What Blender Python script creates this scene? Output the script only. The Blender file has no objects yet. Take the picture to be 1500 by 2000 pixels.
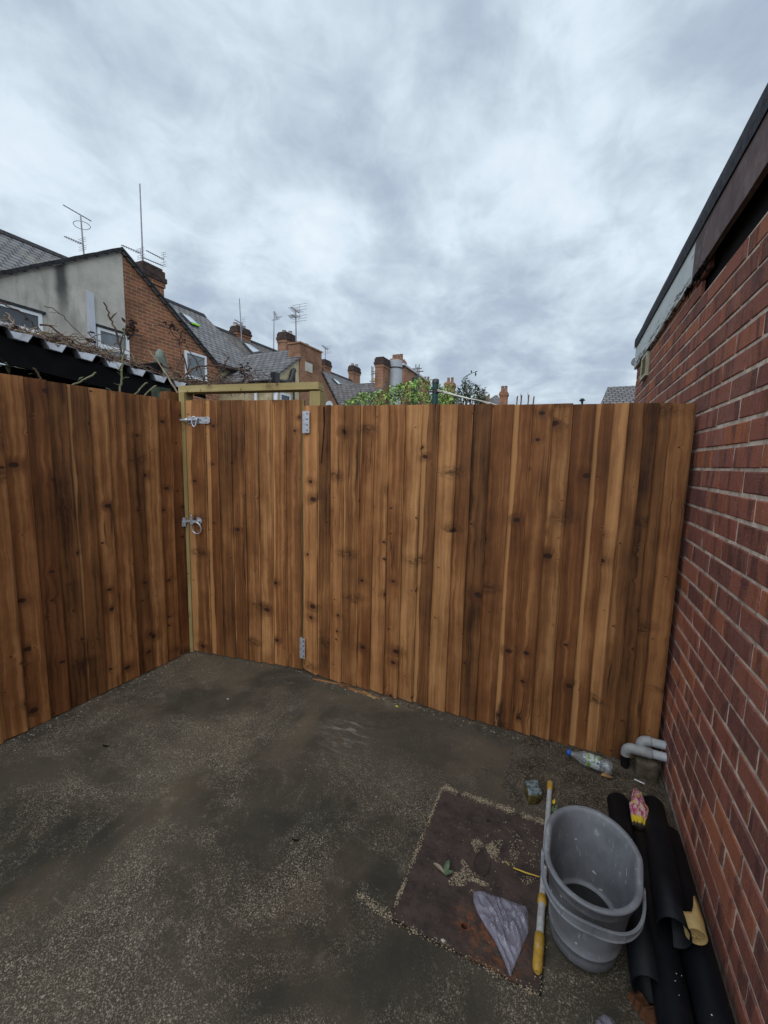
import bpy, bmesh, math, random
from mathutils import Vector, Matrix, noise
random.seed(7)
R = math.radians
scene = bpy.context.scene
COL = scene.collection

# ------------------------------------------------------------------ camera
FPX, CH = 795.58, 1.45                       # focal length in pixels of a 1500 px wide picture, eye height
RM = Matrix(((0.91045689, -0.07088547, 0.40748437),
             (0.41296955, 0.10125149, -0.90509905),
             (0.02289998, 0.9923323, 0.12145866)))
cam_d = bpy.data.cameras.new('camera')
cam = bpy.data.objects.new('camera', cam_d)
COL.objects.link(cam)
cam.matrix_world = Matrix.Translation((0, 0, CH)) @ RM.to_4x4()
cam_d.sensor_fit = 'HORIZONTAL'
cam_d.sensor_width = 36
cam_d.lens = 36 * FPX / 1500
cam_d.clip_start = 0.02
cam_d.clip_end = 2000
scene.camera = cam
EYE = Vector((0, 0, CH))

def ray(x, y):
    return RM @ Vector((x - 750, -(y - 1000), -FPX))
def at_x(x, y, X):
    d = ray(x, y); return EYE + d * (X / d.x)
def at_y(x, y, Y):
    d = ray(x, y); return EYE + d * (Y / d.y)
def at_z(x, y, z=0.0):
    d = ray(x, y); return EYE + d * ((z - CH) / d.z)

# ------------------------------------------------------------------ object helpers
def tag(o, label=None, cat=None, group=None, kind=None):
    if label: o['label'] = label
    if cat: o['category'] = cat
    if group: o['group'] = group
    if kind: o['kind'] = kind
    return o

def empty(name, loc, label, cat, group=None, rz=0.0):
    o = bpy.data.objects.new(name, None)
    COL.objects.link(o)
    o.location = loc; o.rotation_euler = (0, 0, rz)
    o.empty_display_size = 0.1
    return tag(o, label, cat, group)

class MB:
    """collects shapes, builds one mesh object"""
    def __init__(s):
        s.v = []; s.f = []; s.mi = []; s.col = []; s.uv = []; s.uv2 = []; s.sm = []
    def face(s, pts, mi=0, col=(0.5, 0.5, 0.5, 1), uv=None, uv2=None, smooth=False):
        b = len(s.v)
        s.v += [tuple(p) for p in pts]
        s.f.append(tuple(range(b, b + len(pts))))
        s.mi.append(mi); s.col.append(col); s.sm.append(smooth)
        s.uv.append(uv or [(0, 0)] * len(pts)); s.uv2.append(uv2 or [(0, 0)] * len(pts))
    def add(s, verts, faces, mi=0, col=(0.5, 0.5, 0.5, 1), smooth=False):
        b = len(s.v)
        s.v += [tuple(p) for p in verts]
        for f in faces:
            s.f.append(tuple(b + i for i in f)); s.mi.append(mi); s.col.append(col); s.sm.append(smooth)
            s.uv.append([(0, 0)] * len(f)); s.uv2.append([(0, 0)] * len(f))
    def box(s, a, b, mi=0, col=(0.5, 0.5, 0.5, 1)):
        x0, y0, z0 = a; x1, y1, z1 = b
        v = [(x0, y0, z0), (x1, y0, z0), (x1, y1, z0), (x0, y1, z0), (x0, y0, z1), (x1, y0, z1), (x1, y1, z1), (x0, y1, z1)]
        s.add(v, [(0, 3, 2, 1), (4, 5, 6, 7), (0, 1, 5, 4), (1, 2, 6, 5), (2, 3, 7, 6), (3, 0, 4, 7)], mi, col)
    def obox(s, c, ax, ay, az, mi=0, col=(0.5, 0.5, 0.5, 1), bev=0.0):
        c = Vector(c); ax = Vector(ax); ay = Vector(ay); az = Vector(az)
        v = [c + ax * i + ay * j + az * k for k in (-1, 1) for j in (-1, 1) for i in (-1, 1)]
        s.add(v, [(0, 2, 3, 1), (4, 5, 7, 6), (0, 1, 5, 4), (2, 6, 7, 3), (0, 4, 6, 2), (1, 3, 7, 5)], mi, col)
    def tube(s, pts, rad, n=8, mi=0, col=(0.5, 0.5, 0.5, 1), caps=True, smooth=True):
        pts = [Vector(p) for p in pts]
        if not hasattr(rad, '__len__'): rad = [rad] * len(pts)
        rings = []; up = None
        for i, p in enumerate(pts):
            t = (pts[min(i + 1, len(pts) - 1)] - pts[max(i - 1, 0)])
            if t.length < 1e-9: t = Vector((0, 0, 1))
            t.normalize()
            if up is None:
                up = Vector((0, 0, 1)) if abs(t.z) < 0.9 else Vector((1, 0, 0))
            a = t.cross(up)
            if a.length < 1e-6: a = t.orthogonal()
            a.normalize(); b = a.cross(t).normalized(); up = b
            rings.append([p + (a * math.cos(2 * math.pi * k / n) + b * math.sin(2 * math.pi * k / n)) * rad[i] for k in range(n)])
        verts = [q for r in rings for q in r]; faces = []
        for i in range(len(pts) - 1):
            for k in range(n):
                faces.append((i * n + k, i * n + (k + 1) % n, (i + 1) * n + (k + 1) % n, (i + 1) * n + k))
        s.add(verts, faces, mi, col, smooth)
        if caps:
            s.add(rings[0], [tuple(range(n))[::-1]], mi, col); s.add(rings[-1], [tuple(range(n))], mi, col)
    def loft(s, rings, mi=0, col=(0.5, 0.5, 0.5, 1), smooth=True, closed=True):
        n = len(rings[0]); verts = [q for r in rings for q in r]; faces = []
        for i in range(len(rings) - 1):
            for k in range(n if closed else n - 1):
                faces.append((i * n + k, i * n + (k + 1) % n, (i + 1) * n + (k + 1) % n, (i + 1) * n + k))
        s.add(verts, faces, mi, col, smooth)
    def prism(s, poly, d, mi=0, col=(0.5, 0.5, 0.5, 1)):
        """polygon (3D, planar) extruded by vector d"""
        d = Vector(d); a = [Vector(p) for p in poly]; b = [p + d for p in a]; n = len(a)
        s.add(a + b, [tuple(range(n))[::-1], tuple(range(n, 2 * n))] + [(i, (i + 1) % n, n + (i + 1) % n, n + i) for i in range(n)], mi, col)
    def build(s, name, mats, parent=None, weld=False, bevel=0.0, label=None):
        me = bpy.data.meshes.new(name)
        me.from_pydata(s.v, [], s.f); me.update()
        if not isinstance(mats, (list, tuple)): mats = [mats]
        for m in mats: me.materials.append(m)
        me.polygons.foreach_set('material_index', s.mi)
        me.polygons.foreach_set('use_smooth', s.sm)
        ca = me.color_attributes.new('bc', 'FLOAT_COLOR', 'CORNER')
        u = me.uv_layers.new(name='uv'); u2 = me.uv_layers.new(name='loc')
        cl = []; ul = []; ul2 = []
        for f, c, a, b in zip(s.f, s.col, s.uv, s.uv2):
            for i in range(len(f)):
                cl += c; ul += a[i]; ul2 += b[i]
        ca.data.foreach_set('color', cl)
        u.data.foreach_set('uv', ul); u2.data.foreach_set('uv', ul2)
        bm = bmesh.new(); bm.from_mesh(me)
        if weld: bmesh.ops.remove_doubles(bm, verts=bm.verts, dist=1e-5)
        if weld: bmesh.ops.recalc_face_normals(bm, faces=bm.faces)
        bm.to_mesh(me); bm.free()
        o = bpy.data.objects.new(name, me); COL.objects.link(o)
        if parent:
            o.parent = parent
            loc = parent.location.copy()
            pp = parent.parent
            if parent.type == 'MESH': loc = Vector((0, 0, 0))
            o.location = -loc
        if bevel:
            b = o.modifiers.new('bevel', 'BEVEL'); b.width = bevel; b.segments = 2; b.limit_method = 'ANGLE'; b.angle_limit = R(40)
        if label: o['label'] = label
        return o

# ------------------------------------------------------------------ material helpers
class NT:
    def __init__(s, name, rough=0.8, spec=0.3):
        s.m = bpy.data.materials.new(name); s.m.use_nodes = True
        s.t = s.m.node_tree
        s.b = s.t.nodes['Principled BSDF']
        s.b.inputs['Roughness'].default_value = rough
        s.b.inputs['Specular IOR Level'].default_value = spec
    def n(s, typ, ins=None, **pr):
        nd = s.t.nodes.new('ShaderNode' + typ)
        for k, v in pr.items(): setattr(nd, k, v)
        for k, v in (ins or {}).items(): s.set(nd.inputs[k], v)
        return nd
    def set(s, sock, v):
        if isinstance(v, bpy.types.NodeSocket): s.t.links.new(v, sock)
        else: sock.default_value = v
    def math(s, op, a, b=0.0, c=0.0, clamp=False):
        nd = s.t.nodes.new('ShaderNodeMath'); nd.operation = op; nd.use_clamp = clamp
        s.set(nd.inputs[0], a); s.set(nd.inputs[1], b); s.set(nd.inputs[2], c)
        return nd.outputs[0]
    def mix(s, f, a, b, blend='MIX'):
        nd = s.t.nodes.new('ShaderNodeMix'); nd.data_type = 'RGBA'; nd.blend_type = blend
        s.set(nd.inputs[0], f)
        for i, v in ((6, a), (7, b)):
            if not isinstance(v, bpy.types.NodeSocket) and len(v) == 3: v = (*v, 1)
            s.set(nd.inputs[i], v)
        return nd.outputs[2]
    def ramp(s, f, stops):
        nd = s.t.nodes.new('ShaderNodeValToRGB'); cr = nd.color_ramp
        while len(cr.elements) < len(stops): cr.elements.new(0.5)
        for e, (p, c) in zip(cr.elements, stops):
            e.position = p
            if not hasattr(c, '__len__'): c = (c, c, c)
            e.color = (*c[:3], 1)
        s.set(nd.inputs[0], f); return nd.outputs[0]
    def step(s, v, lo, hi):
        nd = s.t.nodes.new('ShaderNodeMapRange'); nd.interpolation_type = 'SMOOTHSTEP'
        s.set(nd.inputs[0], v); s.set(nd.inputs[1], lo); s.set(nd.inputs[2], hi)
        return nd.outputs[0]
    def pos(s): return s.n('NewGeometry').outputs['Position']
    def attr(s): return s.n('VertexColor', layer_name='bc').outputs[0]
    def sep(s, v): return s.n('SeparateXYZ', {0: v}).outputs
    def mapv(s, v, sc=(1, 1, 1), loc=(0, 0, 0), rot=(0, 0, 0)):
        return s.n('Mapping', {'Vector': v, 'Scale': sc, 'Location': loc, 'Rotation': rot}).outputs[0]
    def noise(s, v, sc, det=4, rough=0.55, dist=0.0, col=False):
        nd = s.n('TexNoise', {'Vector': v, 'Scale': sc, 'Detail': det, 'Roughness': rough, 'Distortion': dist})
        return nd.outputs['Color' if col else 'Fac']
    def vor(s, v, sc, feat='F1', rnd=1.0):
        return s.n('TexVoronoi', {'Vector': v, 'Scale': sc, 'Randomness': rnd}, feature=feat, voronoi_dimensions='2D')
    def bump(s, h, st=0.3, d=0.01):
        nd = s.n('Bump', {'Height': h, 'Strength': st, 'Distance': d})
        s.t.links.new(nd.outputs[0], s.b.inputs['Normal'])
    def base(s, c):
        if not isinstance(c, bpy.types.NodeSocket) and len(c) == 3: c = (*c, 1)
        s.set(s.b.inputs['Base Color'], c)
    def rough(s, v): s.set(s.b.inputs['Roughness'], v)

def simple(name, c, rough=0.6, spec=0.4, var=0.25, sc=8.0, metal=0.0, bump=0.0, dirt=None):
    t = NT(name, rough, spec); p = t.pos()
    n = t.noise(p, sc, 5, 0.6)
    dark = tuple(x * (1 - var) for x in c); lite = tuple(min(1, x * (1 + var)) for x in c)
    k = t.mix(t.step(n, 0.3, 0.7), dark, lite)
    if dirt:
        k = t.mix(t.math('MULTIPLY', t.step(t.noise(p, sc * 2.3, 6, 0.7), 0.5, 0.68), dirt[1]), k, dirt[0])
    t.base(k); t.b.inputs['Metallic'].default_value = metal
    if bump: t.bump(t.noise(p, sc * 6, 4), bump, 0.004)
    return t.m

# ---- fence timber
def wood_mat(name, c_dark, c_mid, c_lite, knots=1.0, edge=1.0):
    t = NT(name, 0.72, 0.25)
    uv = t.n('UVMap', uv_map='uv').outputs[0]; loc = t.sep(t.n('UVMap', uv_map='loc').outputs[0])
    a = t.n('SeparateColor', {0: t.attr()}).outputs
    # knots
    wob = t.n('VectorMath', {0: t.noise(uv, 7, 3, col=True), 1: (0.5, 0.5, 0.5)}, operation='SUBTRACT').outputs[0]
    uvw = t.n('VectorMath', {0: uv, 1: t.n('VectorMath', {0: wob, 'Scale': 0.03}, operation='SCALE').outputs[0]}, operation='ADD').outputs[0]
    vk = t.vor(t.mapv(uvw, (5.6, 8.6, 1)), 1.0)
    kr = t.n('SeparateColor', {0: vk.outputs['Color']}).outputs
    rad = t.math('MULTIPLY', t.math('MULTIPLY_ADD', t.math('POWER', kr[0], 3.2), 0.125, 0.022), t.step(kr[2], 0.28, 0.34))
    rad = t.math('ADD', rad, 0.0005)
    kd = t.math('DIVIDE', vk.outputs['Distance'], rad)
    knot = t.math('SUBTRACT', 1.0, t.step(kd, 0.75, 1.1))
    halo = t.math('SUBTRACT', 1.0, t.step(kd, 0.9, 4.2))
    halo = t.math('MULTIPLY', halo, t.step(kr[0], 0.55, 0.95))
    # long grain bent round the knots
    su = t.sep(uvw)
    bend = t.math('MULTIPLY', t.math('SUBTRACT', 1.0, t.step(kd, 0.0, 5.0)), 0.012)
    gu = t.math('ADD', su[0], bend)
    g1 = t.n('CombineXYZ', {0: t.math('MULTIPLY', gu, 150), 1: t.math('MULTIPLY', su[1], 2.2), 2: 0.0}).outputs[0]
    g2 = t.n('CombineXYZ', {0: t.math('MULTIPLY', gu, 34), 1: t.math('MULTIPLY', su[1], 0.9), 2: 3.0}).outputs[0]
    g3 = t.n('CombineXYZ', {0: t.math('MULTIPLY', gu, 5), 1: t.math('MULTIPLY', su[1], 3.2), 2: 9.0}).outputs[0]
    f1 = t.noise(g1, 1, 4, 0.6); f2 = t.noise(g2, 1, 4, 0.55); f3 = t.noise(g3, 1, 4, 0.6)
    val = t.math('ADD', t.math('MULTIPLY', t.math('SUBTRACT', f1, 0.5), 0.35), t.math('MULTIPLY', t.math('SUBTRACT', f2, 0.5), 1.1))
    val = t.math('ADD', val, t.math('MULTIPLY', t.math('SUBTRACT', f3, 0.5), 0.8))
    val = t.math('ADD', val, t.math('MULTIPLY_ADD', a[0], 0.62, 0.17), clamp=True)
    c = t.ramp(val, [(0.0, c_dark), (0.45, c_mid), (1.0, c_lite)])
    # redder / greyer boards
    c = t.mix(t.math('MULTIPLY', a[1], 0.45), c, (0.62, 0.40, 0.30), 'MULTIPLY')
    # pale sapwood strip with a wandering edge
    wander = t.math('MULTIPLY', t.math('SUBTRACT', t.noise(t.n('CombineXYZ', {0: 0.0, 1: t.math('MULTIPLY', su[1], 1.6), 2: t.math('MULTIPLY', a[0], 40)}).outputs[0], 1, 3), 0.5), 0.5)
    ew = t.math('ADD', t.math('MULTIPLY', a[2], 0.55), wander)
    strip = t.math('SUBTRACT', 1.0, t.step(t.math('SUBTRACT', loc[0], ew), -0.03, 0.03))
    strip = t.math('MULTIPLY', strip, 0.5 * edge)
    c = t.mix(strip, c, tuple(min(1, x * 1.12) for x in c_lite))
    # dark resin smears running across the board at knot whorls
    vs = t.vor(t.mapv(uvw, (1.5, 3.9, 1), (3.1, 7.7, 0)), 1.0)
    sr = t.n('SeparateColor', {0: vs.outputs['Color']}).outputs
    sm = t.math('SUBTRACT', 1.0, t.step(vs.outputs['Distance'], 0.02, 0.21))
    sm = t.math('MULTIPLY', sm, t.step(sr[1], 0.45, 0.6))
    sm = t.math('MULTIPLY', sm, t.step(t.noise(t.mapv(uvw, (30, 60, 1)), 1, 4, 0.65), 0.3, 0.62))
    c = t.mix(t.math('MULTIPLY', sm, 0.8 * knots), c, (0.030, 0.013, 0.007))
    c = t.mix(t.math('MULTIPLY', halo, 0.6 * knots), c, (0.085, 0.028, 0.010))
    ringk = t.math('MULTIPLY', t.math('SUBTRACT', 1.0, t.step(kd, 1.6, 5.0)), t.step(t.math('SINE', t.math('MULTIPLY', kd, 7.0)), 0.1, 0.9))
    c = t.mix(t.math('MULTIPLY', ringk, t.math('MULTIPLY', t.step(kr[0], 0.4, 0.9), 0.35 * knots)), c, (0.12, 0.045, 0.016))
    c = t.mix(t.math('MULTIPLY', knot, 0.9 * knots), c, (0.028, 0.012, 0.008))
    # narrow dark bark splits that run with the grain
    ck = t.noise(t.n('CombineXYZ', {0: t.math('MULTIPLY', gu, 17), 1: t.math('MULTIPLY', su[1], 0.55), 2: 21.0}).outputs[0], 1, 2, 0.4)
    ck = t.math('SUBTRACT', 1.0, t.step(t.math('ABSOLUTE', t.math('SUBTRACT', ck, 0.5)), 0.003, 0.013))
    ckm = t.step(t.noise(t.n('CombineXYZ', {0: t.math('MULTIPLY', su[0], 3), 1: t.math('MULTIPLY', su[1], 1.3), 2: 5.0}).outputs[0], 1, 2), 0.58, 0.64)
    c = t.mix(t.math('MULTIPLY', t.math('MULTIPLY', ck, ckm), 0.75 * knots), c, (0.022, 0.010, 0.006))
    # darker patches along the lapped edge
    lap = t.math('MULTIPLY', t.step(loc[0], 0.90, 1.0), t.step(t.noise(t.n('CombineXYZ', {0: 0.0, 1: t.math('MULTIPLY', su[1], 2.0), 2: t.math('MULTIPLY', a[0], 90)}).outputs[0], 1, 2), 0.35, 0.6))
    c = t.mix(t.math('MULTIPLY', lap, 0.6 * edge), c, (0.045, 0.020, 0.010))
    t.base(c)
    h = t.math('ADD', t.math('MULTIPLY', f1, 0.7), t.math('MULTIPLY', knot, -0.5))
    t.bump(h, 0.35, 0.002)
    t.rough(t.math('MULTIPLY_ADD', f2, 0.3, 0.55))
    return t.m

WOOD = wood_mat('stained_fence_timber', (0.046, 0.017, 0.006), (0.225, 0.094, 0.032), (0.60, 0.315, 0.125))
GREENWOOD = wood_mat('treated_green_timber', (0.17, 0.125, 0.045), (0.31, 0.235, 0.095), (0.46, 0.37, 0.18), 0.7, 0.2)

# ---- brick
def brick_mat(name, cols, speck=1.0, base_white=False):
    t = NT(name, 0.88, 0.2); p = t.pos(); a = t.n('SeparateColor', {0: t.attr()}).outputs
    sp = t.sep(p)
    c = t.ramp(a[0], [(i / (len(cols) - 1), k) for i, k in enumerate(cols)])
    # vertical kiln bands
    q = t.n('CombineXYZ', {0: t.math('MULTIPLY', t.math('ADD', sp[1], t.math('MULTIPLY', a[1], 31.0)), 17), 1: t.math('MULTIPLY', sp[2], 2.5), 2: t.math('MULTIPLY', a[2], 17)}).outputs[0]
    band = t.noise(q, 1, 3, 0.5)
    c = t.mix(t.math('MULTIPLY', t.step(band, 0.52, 0.62), 0.7), c, (0.095, 0.045, 0.045))
    c = t.mix(t.math('MULTIPLY', t.step(t.noise(t.mapv(q, (1, 1, 1), (5, 9, 2)), 1, 3, 0.5), 0.55, 0.68), 0.55), c, (0.26, 0.095, 0.045))
    drag = t.noise(t.mapv(p, (60, 60, 14)), 1, 6, 0.75)
    c = t.mix(t.math('MULTIPLY', t.step(drag, 0.50, 0.62), 0.45 * speck), c, (0.35, 0.17, 0.115))
    c = t.mix(t.math('MULTIPLY', t.math('MULTIPLY', t.step(t.noise(p, 85, 5, 0.8), 0.52, 0.6), t.step(t.noise(p, 9, 3), 0.48, 0.62)), 0.75), c, (0.40, 0.15, 0.055))
    c = t.mix(t.math('MULTIPLY', t.step(t.noise(p, 140, 4, 0.7), 0.54, 0.66), 0.6), c, (0.045, 0.022, 0.02))
    bloom = t.math('MULTIPLY', t.step(t.noise(p, 1.1, 4, 0.6), 0.5, 0.75), t.step(t.noise(p, 26, 5, 0.7), 0.42, 0.62))
    bloom = t.math('MULTIPLY', bloom, t.math('MULTIPLY_ADD', t.step(sp[2], 0.5, 1.5), 0.8, 0.2))
    c = t.mix(t.math('MULTIPLY', bloom, 0.55 * speck), c, (0.38, 0.27, 0.25))
    if base_white:
        wt = t.math('SUBTRACT', 1.0, t.step(t.math('ADD', sp[2], t.math('MULTIPLY', t.noise(p, 9, 5, 0.7), 0.16)), 0.085, 0.15))
        c = t.mix(t.math('MULTIPLY', wt, 0.55), c, (0.25, 0.20, 0.18))
        fl = t.math('MULTIPLY', wt, t.step(t.noise(p, 26, 5, 0.75), 0.56, 0.62))
        c = t.mix(fl, c, (0.55, 0.54, 0.53))
    t.base(c); t.bump(t.math('ADD', drag, t.math('ADD', t.noise(p, 220, 3), t.math('MULTIPLY', t.noise(p, 45, 5, 0.7), 1.5))), 0.9, 0.004)
    return t.m
BRICK = brick_mat('rustic_red_brick', [(0.185, 0.077, 0.067), (0.31, 0.108, 0.077), (0.36, 0.128, 0.09), (0.47, 0.158, 0.075)], 1.0, True)
MORTAR = simple('wall_mortar', (0.64, 0.53, 0.44), 0.95, 0.1, 0.3, 14, bump=0.6, dirt=((0.12, 0.09, 0.07), 0.6))

def far_brick(name, c1, c2, mort, lichen=0.5):
    """courses drawn by the brick texture on any vertical wall"""
    t = NT(name, 0.9, 0.15); p = t.pos(); sp = t.sep(p); nrm = t.sep(t.n('NewGeometry').outputs['Normal'])
    ax = t.math('GREATER_THAN', t.math('ABSOLUTE', nrm[0]), 0.7)
    h = t.math('ADD', t.math('MULTIPLY', sp[1], ax), t.math('MULTIPLY', sp[0], t.math('SUBTRACT', 1.0, ax)))
    v = t.n('CombineXYZ', {0: h, 1: sp[2], 2: 0.0}).outputs[0]
    b = t.n('TexBrick', {'Vector': v, 'Color1': (*c1, 1), 'Color2': (*c2, 1), 'Mortar': (*mort, 1), 'Scale': 1.0, 'Mortar Size': 0.007,
                         'Mortar Smooth': 0.3, 'Bias': 0.0, 'Brick Width': 0.235, 'Row Height': 0.078})
    c = b.outputs['Color']
    c = t.mix(t.math('MULTIPLY', t.step(t.noise(p, 0.9, 5, 0.65), 0.42, 0.7), 0.65), c, (0.085, 0.045, 0.033))
    c = t.mix(t.math('MULTIPLY', t.step(t.noise(p, 2.1, 5, 0.65), 0.56, 0.72), 0.55 * lichen), c, (0.36, 0.24, 0.10))
    c = t.mix(t.math('MULTIPLY', t.step(t.noise(p, 12, 4, 0.7), 0.55, 0.7), 0.45), c, (0.10, 0.06, 0.05))
    t.base(c); t.bump(b.outputs['Fac'], -0.5, 0.01)
    return t.m
FBRICK = far_brick('old_red_brick', (0.33, 0.13, 0.070), (0.20, 0.088, 0.056), (0.42, 0.30, 0.19))
FBRICK2 = far_brick('orange_stock_brick', (0.37, 0.185, 0.115), (0.26, 0.13, 0.085), (0.36, 0.24, 0.15))
SOOT = simple('sooty_brick', (0.065, 0.045, 0.04), 0.95, 0.1, 0.4, 9, bump=0.5)

def slate_mat(name, c1, c2, axis='Y', w=0.25, h=0.20, lichen=(0.3, 0.28, 0.2)):
    """slates: courses follow height, joints follow the eaves direction"""
    t = NT(name, 0.62, 0.35); p = t.pos(); sp = t.sep(p)
    v = t.n('CombineXYZ', {0: sp[1] if axis == 'Y' else sp[0], 1: t.math('MULTIPLY', sp[2], 1.5), 2: 0.0}).outputs[0]
    b = t.n('TexBrick', {'Vector': v, 'Color1': (*c1, 1), 'Color2': (*c2, 1), 'Mortar': (0.012, 0.012, 0.014, 1), 'Scale': 1.0, 'Mortar Size': 0.020,
                         'Mortar Smooth': 0.4, 'Brick Width': w, 'Row Height': h})
    c = b.outputs['Color']
    c = t.mix(t.math('MULTIPLY', t.step(t.noise(p, 1.6, 5, 0.7), 0.5, 0.75), 0.5), c, lichen)
    c = t.mix(t.math('MULTIPLY', t.step(t.noise(p, 5.0, 5, 0.7), 0.55, 0.72), 0.5), c, (0.045, 0.045, 0.05))
    t.base(c)
    saw = t.math('FRACT', t.math('DIVIDE', t.math('MULTIPLY', sp[2], 1.5), h))
    t.bump(t.math('ADD', t.math('MULTIPLY', saw, -0.7), b.outputs['Fac'], 0), 0.9, 0.03)
    return t.m
SLATE_Y = slate_mat('welsh_slate', (0.185, 0.175, 0.175), (0.115, 0.11, 0.115))
SLATE_X = slate_mat('outrigger_slate', (0.15, 0.142, 0.142), (0.095, 0.09, 0.094), 'X')
TILE_Y = slate_mat('brown_tile', (0.125, 0.108, 0.098), (0.10, 0.088, 0.08), 'Y', 0.3, 0.24)
TILE_X = slate_mat('weathered_stone_tile', (0.16, 0.135, 0.125), (0.08, 0.07, 0.07), 'X', 0.28, 0.2, (0.22, 0.19, 0.17))
PLAINTILE = slate_mat('grey_plain_tile', (0.165, 0.145, 0.14), (0.12, 0.11, 0.11), 'X', 0.2, 0.15)

def stucco():
    t = NT('grey_pebble_render', 0.95, 0.1); p = t.pos(); sp = t.sep(p)
    c = t.mix(t.step(t.noise(p, 1.3, 5, 0.65), 0.3, 0.7), (0.44, 0.41, 0.36), (0.64, 0.60, 0.53))
    c = t.mix(t.math('MULTIPLY', t.step(t.noise(p, 60, 3, 0.7), 0.45, 0.7), 0.4), c, (0.24, 0.225, 0.21))
    # black run-off streaks starting under the verge: columns in Y, fading downwards
    col = t.n('CombineXYZ', {0: t.math('MULTIPLY', sp[1], 2.6), 1: t.math('MULTIPLY', sp[2], 0.28), 2: 4.0}).outputs[0]
    st = t.step(t.noise(col, 1, 4, 0.6), 0.46, 0.66)
    verge = t.math('SUBTRACT', t.math('MULTIPLY_ADD', t.math('SUBTRACT', sp[1], 4.0), 0.64, 4.42), sp[2])   # metres below the verge
    fade = t.math('SUBTRACT', 1.0, t.step(verge, 0.05, 0.75))
    nb = t.math('SUBTRACT', 1.0, t.step(t.math('ABSOLUTE', t.math('SUBTRACT', sp[1], t.math('MULTIPLY_ADD', t.noise(p, 3, 3), 0.1, 4.90))), 0.03, 0.17))
    streak = t.math('MULTIPLY', st, t.math('MULTIPLY', fade, t.math('SUBTRACT', 1.0, t.step(sp[1], 5.0, 5.7))))
    long = t.math('MULTIPLY', nb, t.math('SUBTRACT', 1.0, t.step(verge, 0.3, 1.3)))
    streak = t.math('MAXIMUM', streak, long)
    blot = t.math('MULTIPLY', t.step(t.noise(t.mapv(p, (1, 5, 1.1), (0, 3, 1)), 1, 5, 0.65), 0.5, 0.68), t.math('SUBTRACT', 1.0, t.step(sp[1], 5.1, 5.9)))
    c = t.mix(t.math('MULTIPLY', blot, 0.45), c, (0.20, 0.195, 0.185))
    c = t.mix(t.math('MULTIPLY', streak, 0.88), c, (0.045, 0.045, 0.045))
    wh = t.math('MULTIPLY', t.step(t.noise(t.mapv(p, (1, 3, 2)), 1.1, 5, 0.7), 0.56, 0.7), t.math('SUBTRACT', 1.0, t.step(sp[1], 4.3, 5.0)))
    c = t.mix(t.math('MULTIPLY', wh, 0.6), c, (0.72, 0.72, 0.70))
    t.base(c); t.bump(t.noise(p, 90, 4, 0.7), 0.6, 0.01)
    return t.m
STUCCO = stucco()
CREAM = simple('cream_render', (0.55, 0.46, 0.30), 0.9, 0.1, 0.2, 3, bump=0.3, dirt=((0.25, 0.2, 0.14), 0.5))
UPVC = simple('white_plastic', (0.72, 0.74, 0.78), 0.35, 0.5, 0.06, 4)
BOXING = simple('grey_white_plastic', (0.50, 0.51, 0.56), 0.5, 0.4, 0.05, 2)
def glass_mat(name, tint, rough=0.05):
    t = NT(name, rough, 0.9); p = t.pos()
    t.base(t.mix(t.step(t.noise(p, 1.7, 3), 0.4, 0.6), tuple(x * 0.6 for x in tint), tint)); return t.m
GLASS = glass_mat('window_glass', (0.05, 0.058, 0.066))
GLASSL = glass_mat('net_curtain_glass', (0.20, 0.23, 0.25), 0.12)
SKYGLASS = glass_mat('rooflight_glass', (0.45, 0.5, 0.55), 0.08)
DARKFRAME = simple('dark_flashing', (0.035, 0.035, 0.038), 0.6, 0.4)
VERGE = simple('black_verge', (0.03, 0.03, 0.032), 0.8, 0.2, 0.4, 12)
BLACKPL = simple('black_gutter_plastic', (0.014, 0.014, 0.015), 0.35, 0.5)
POT = simple('clay_pot', (0.24, 0.13, 0.095), 0.85, 0.2, 0.35, 10)
GREYPOT = simple('grey_pot', (0.33, 0.30, 0.27), 0.85, 0.2, 0.3, 10)
ALU = simple('aged_aluminium', (0.30, 0.29, 0.31), 0.45, 0.5, 0.2, 20, 0.6)
MAST = simple('galvanised_mast', (0.26, 0.25, 0.27), 0.5, 0.5, 0.2, 15, 0.5)
ZINC = simple('zinc_plated_steel', (0.54, 0.56, 0.60), 0.34, 0.6, 0.18, 60, 0.5)
SCREW = simple('screw_hole', (0.04, 0.04, 0.045), 0.6, 0.3)

# ------------------------------------------------------------------ sky and light
w = bpy.data.worlds.new('World'); scene.world = w; w.use_nodes = True
nt = w.node_tree; nt.nodes.clear()
class WT(NT):
    def __init__(s): s.t = nt
W = WT()
SUN_EL, SUN_AZ = R(50), R(170)
sky = W.n('TexSky', sky_type='NISHITA', sun_disc=False, sun_elevation=SUN_EL, sun_rotation=SUN_AZ, air_density=1.5, dust_density=2.0)
bg1 = W.n('Background', {'Color': sky.outputs[0], 'Strength': 0.1})
d = W.sep(W.n('TexCoord').outputs['Generated'])
den = W.math('ADD', W.math('MAXIMUM', d[2], 0.0), 0.30)
cp = W.n('CombineXYZ', {0: W.math('DIVIDE', d[0], den), 1: W.math('DIVIDE', d[1], den), 2: 0.0}).outputs[0]
n1 = W.noise(W.mapv(cp, (1.9, 1.7, 1), (2.35, 1.9, 0.0), (0, 0, 0.5)), 1.0, 6, 0.52, 0.35)
n2 = W.noise(W.mapv(cp, (0.8, 0.7, 1), (7.2, 0.4, 3.0)), 1.0, 4, 0.5, 0.2)
n3 = W.noise(W.mapv(cp, (5.0, 4.6, 1), (1.0, 4.0, 6.0)), 1.0, 5, 0.55, 0.6)
n4 = W.noise(W.mapv(cp, (12.0, 10.0, 1), (3.0, 1.0, 2.0)), 1.0, 5, 0.6, 0.8)
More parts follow.
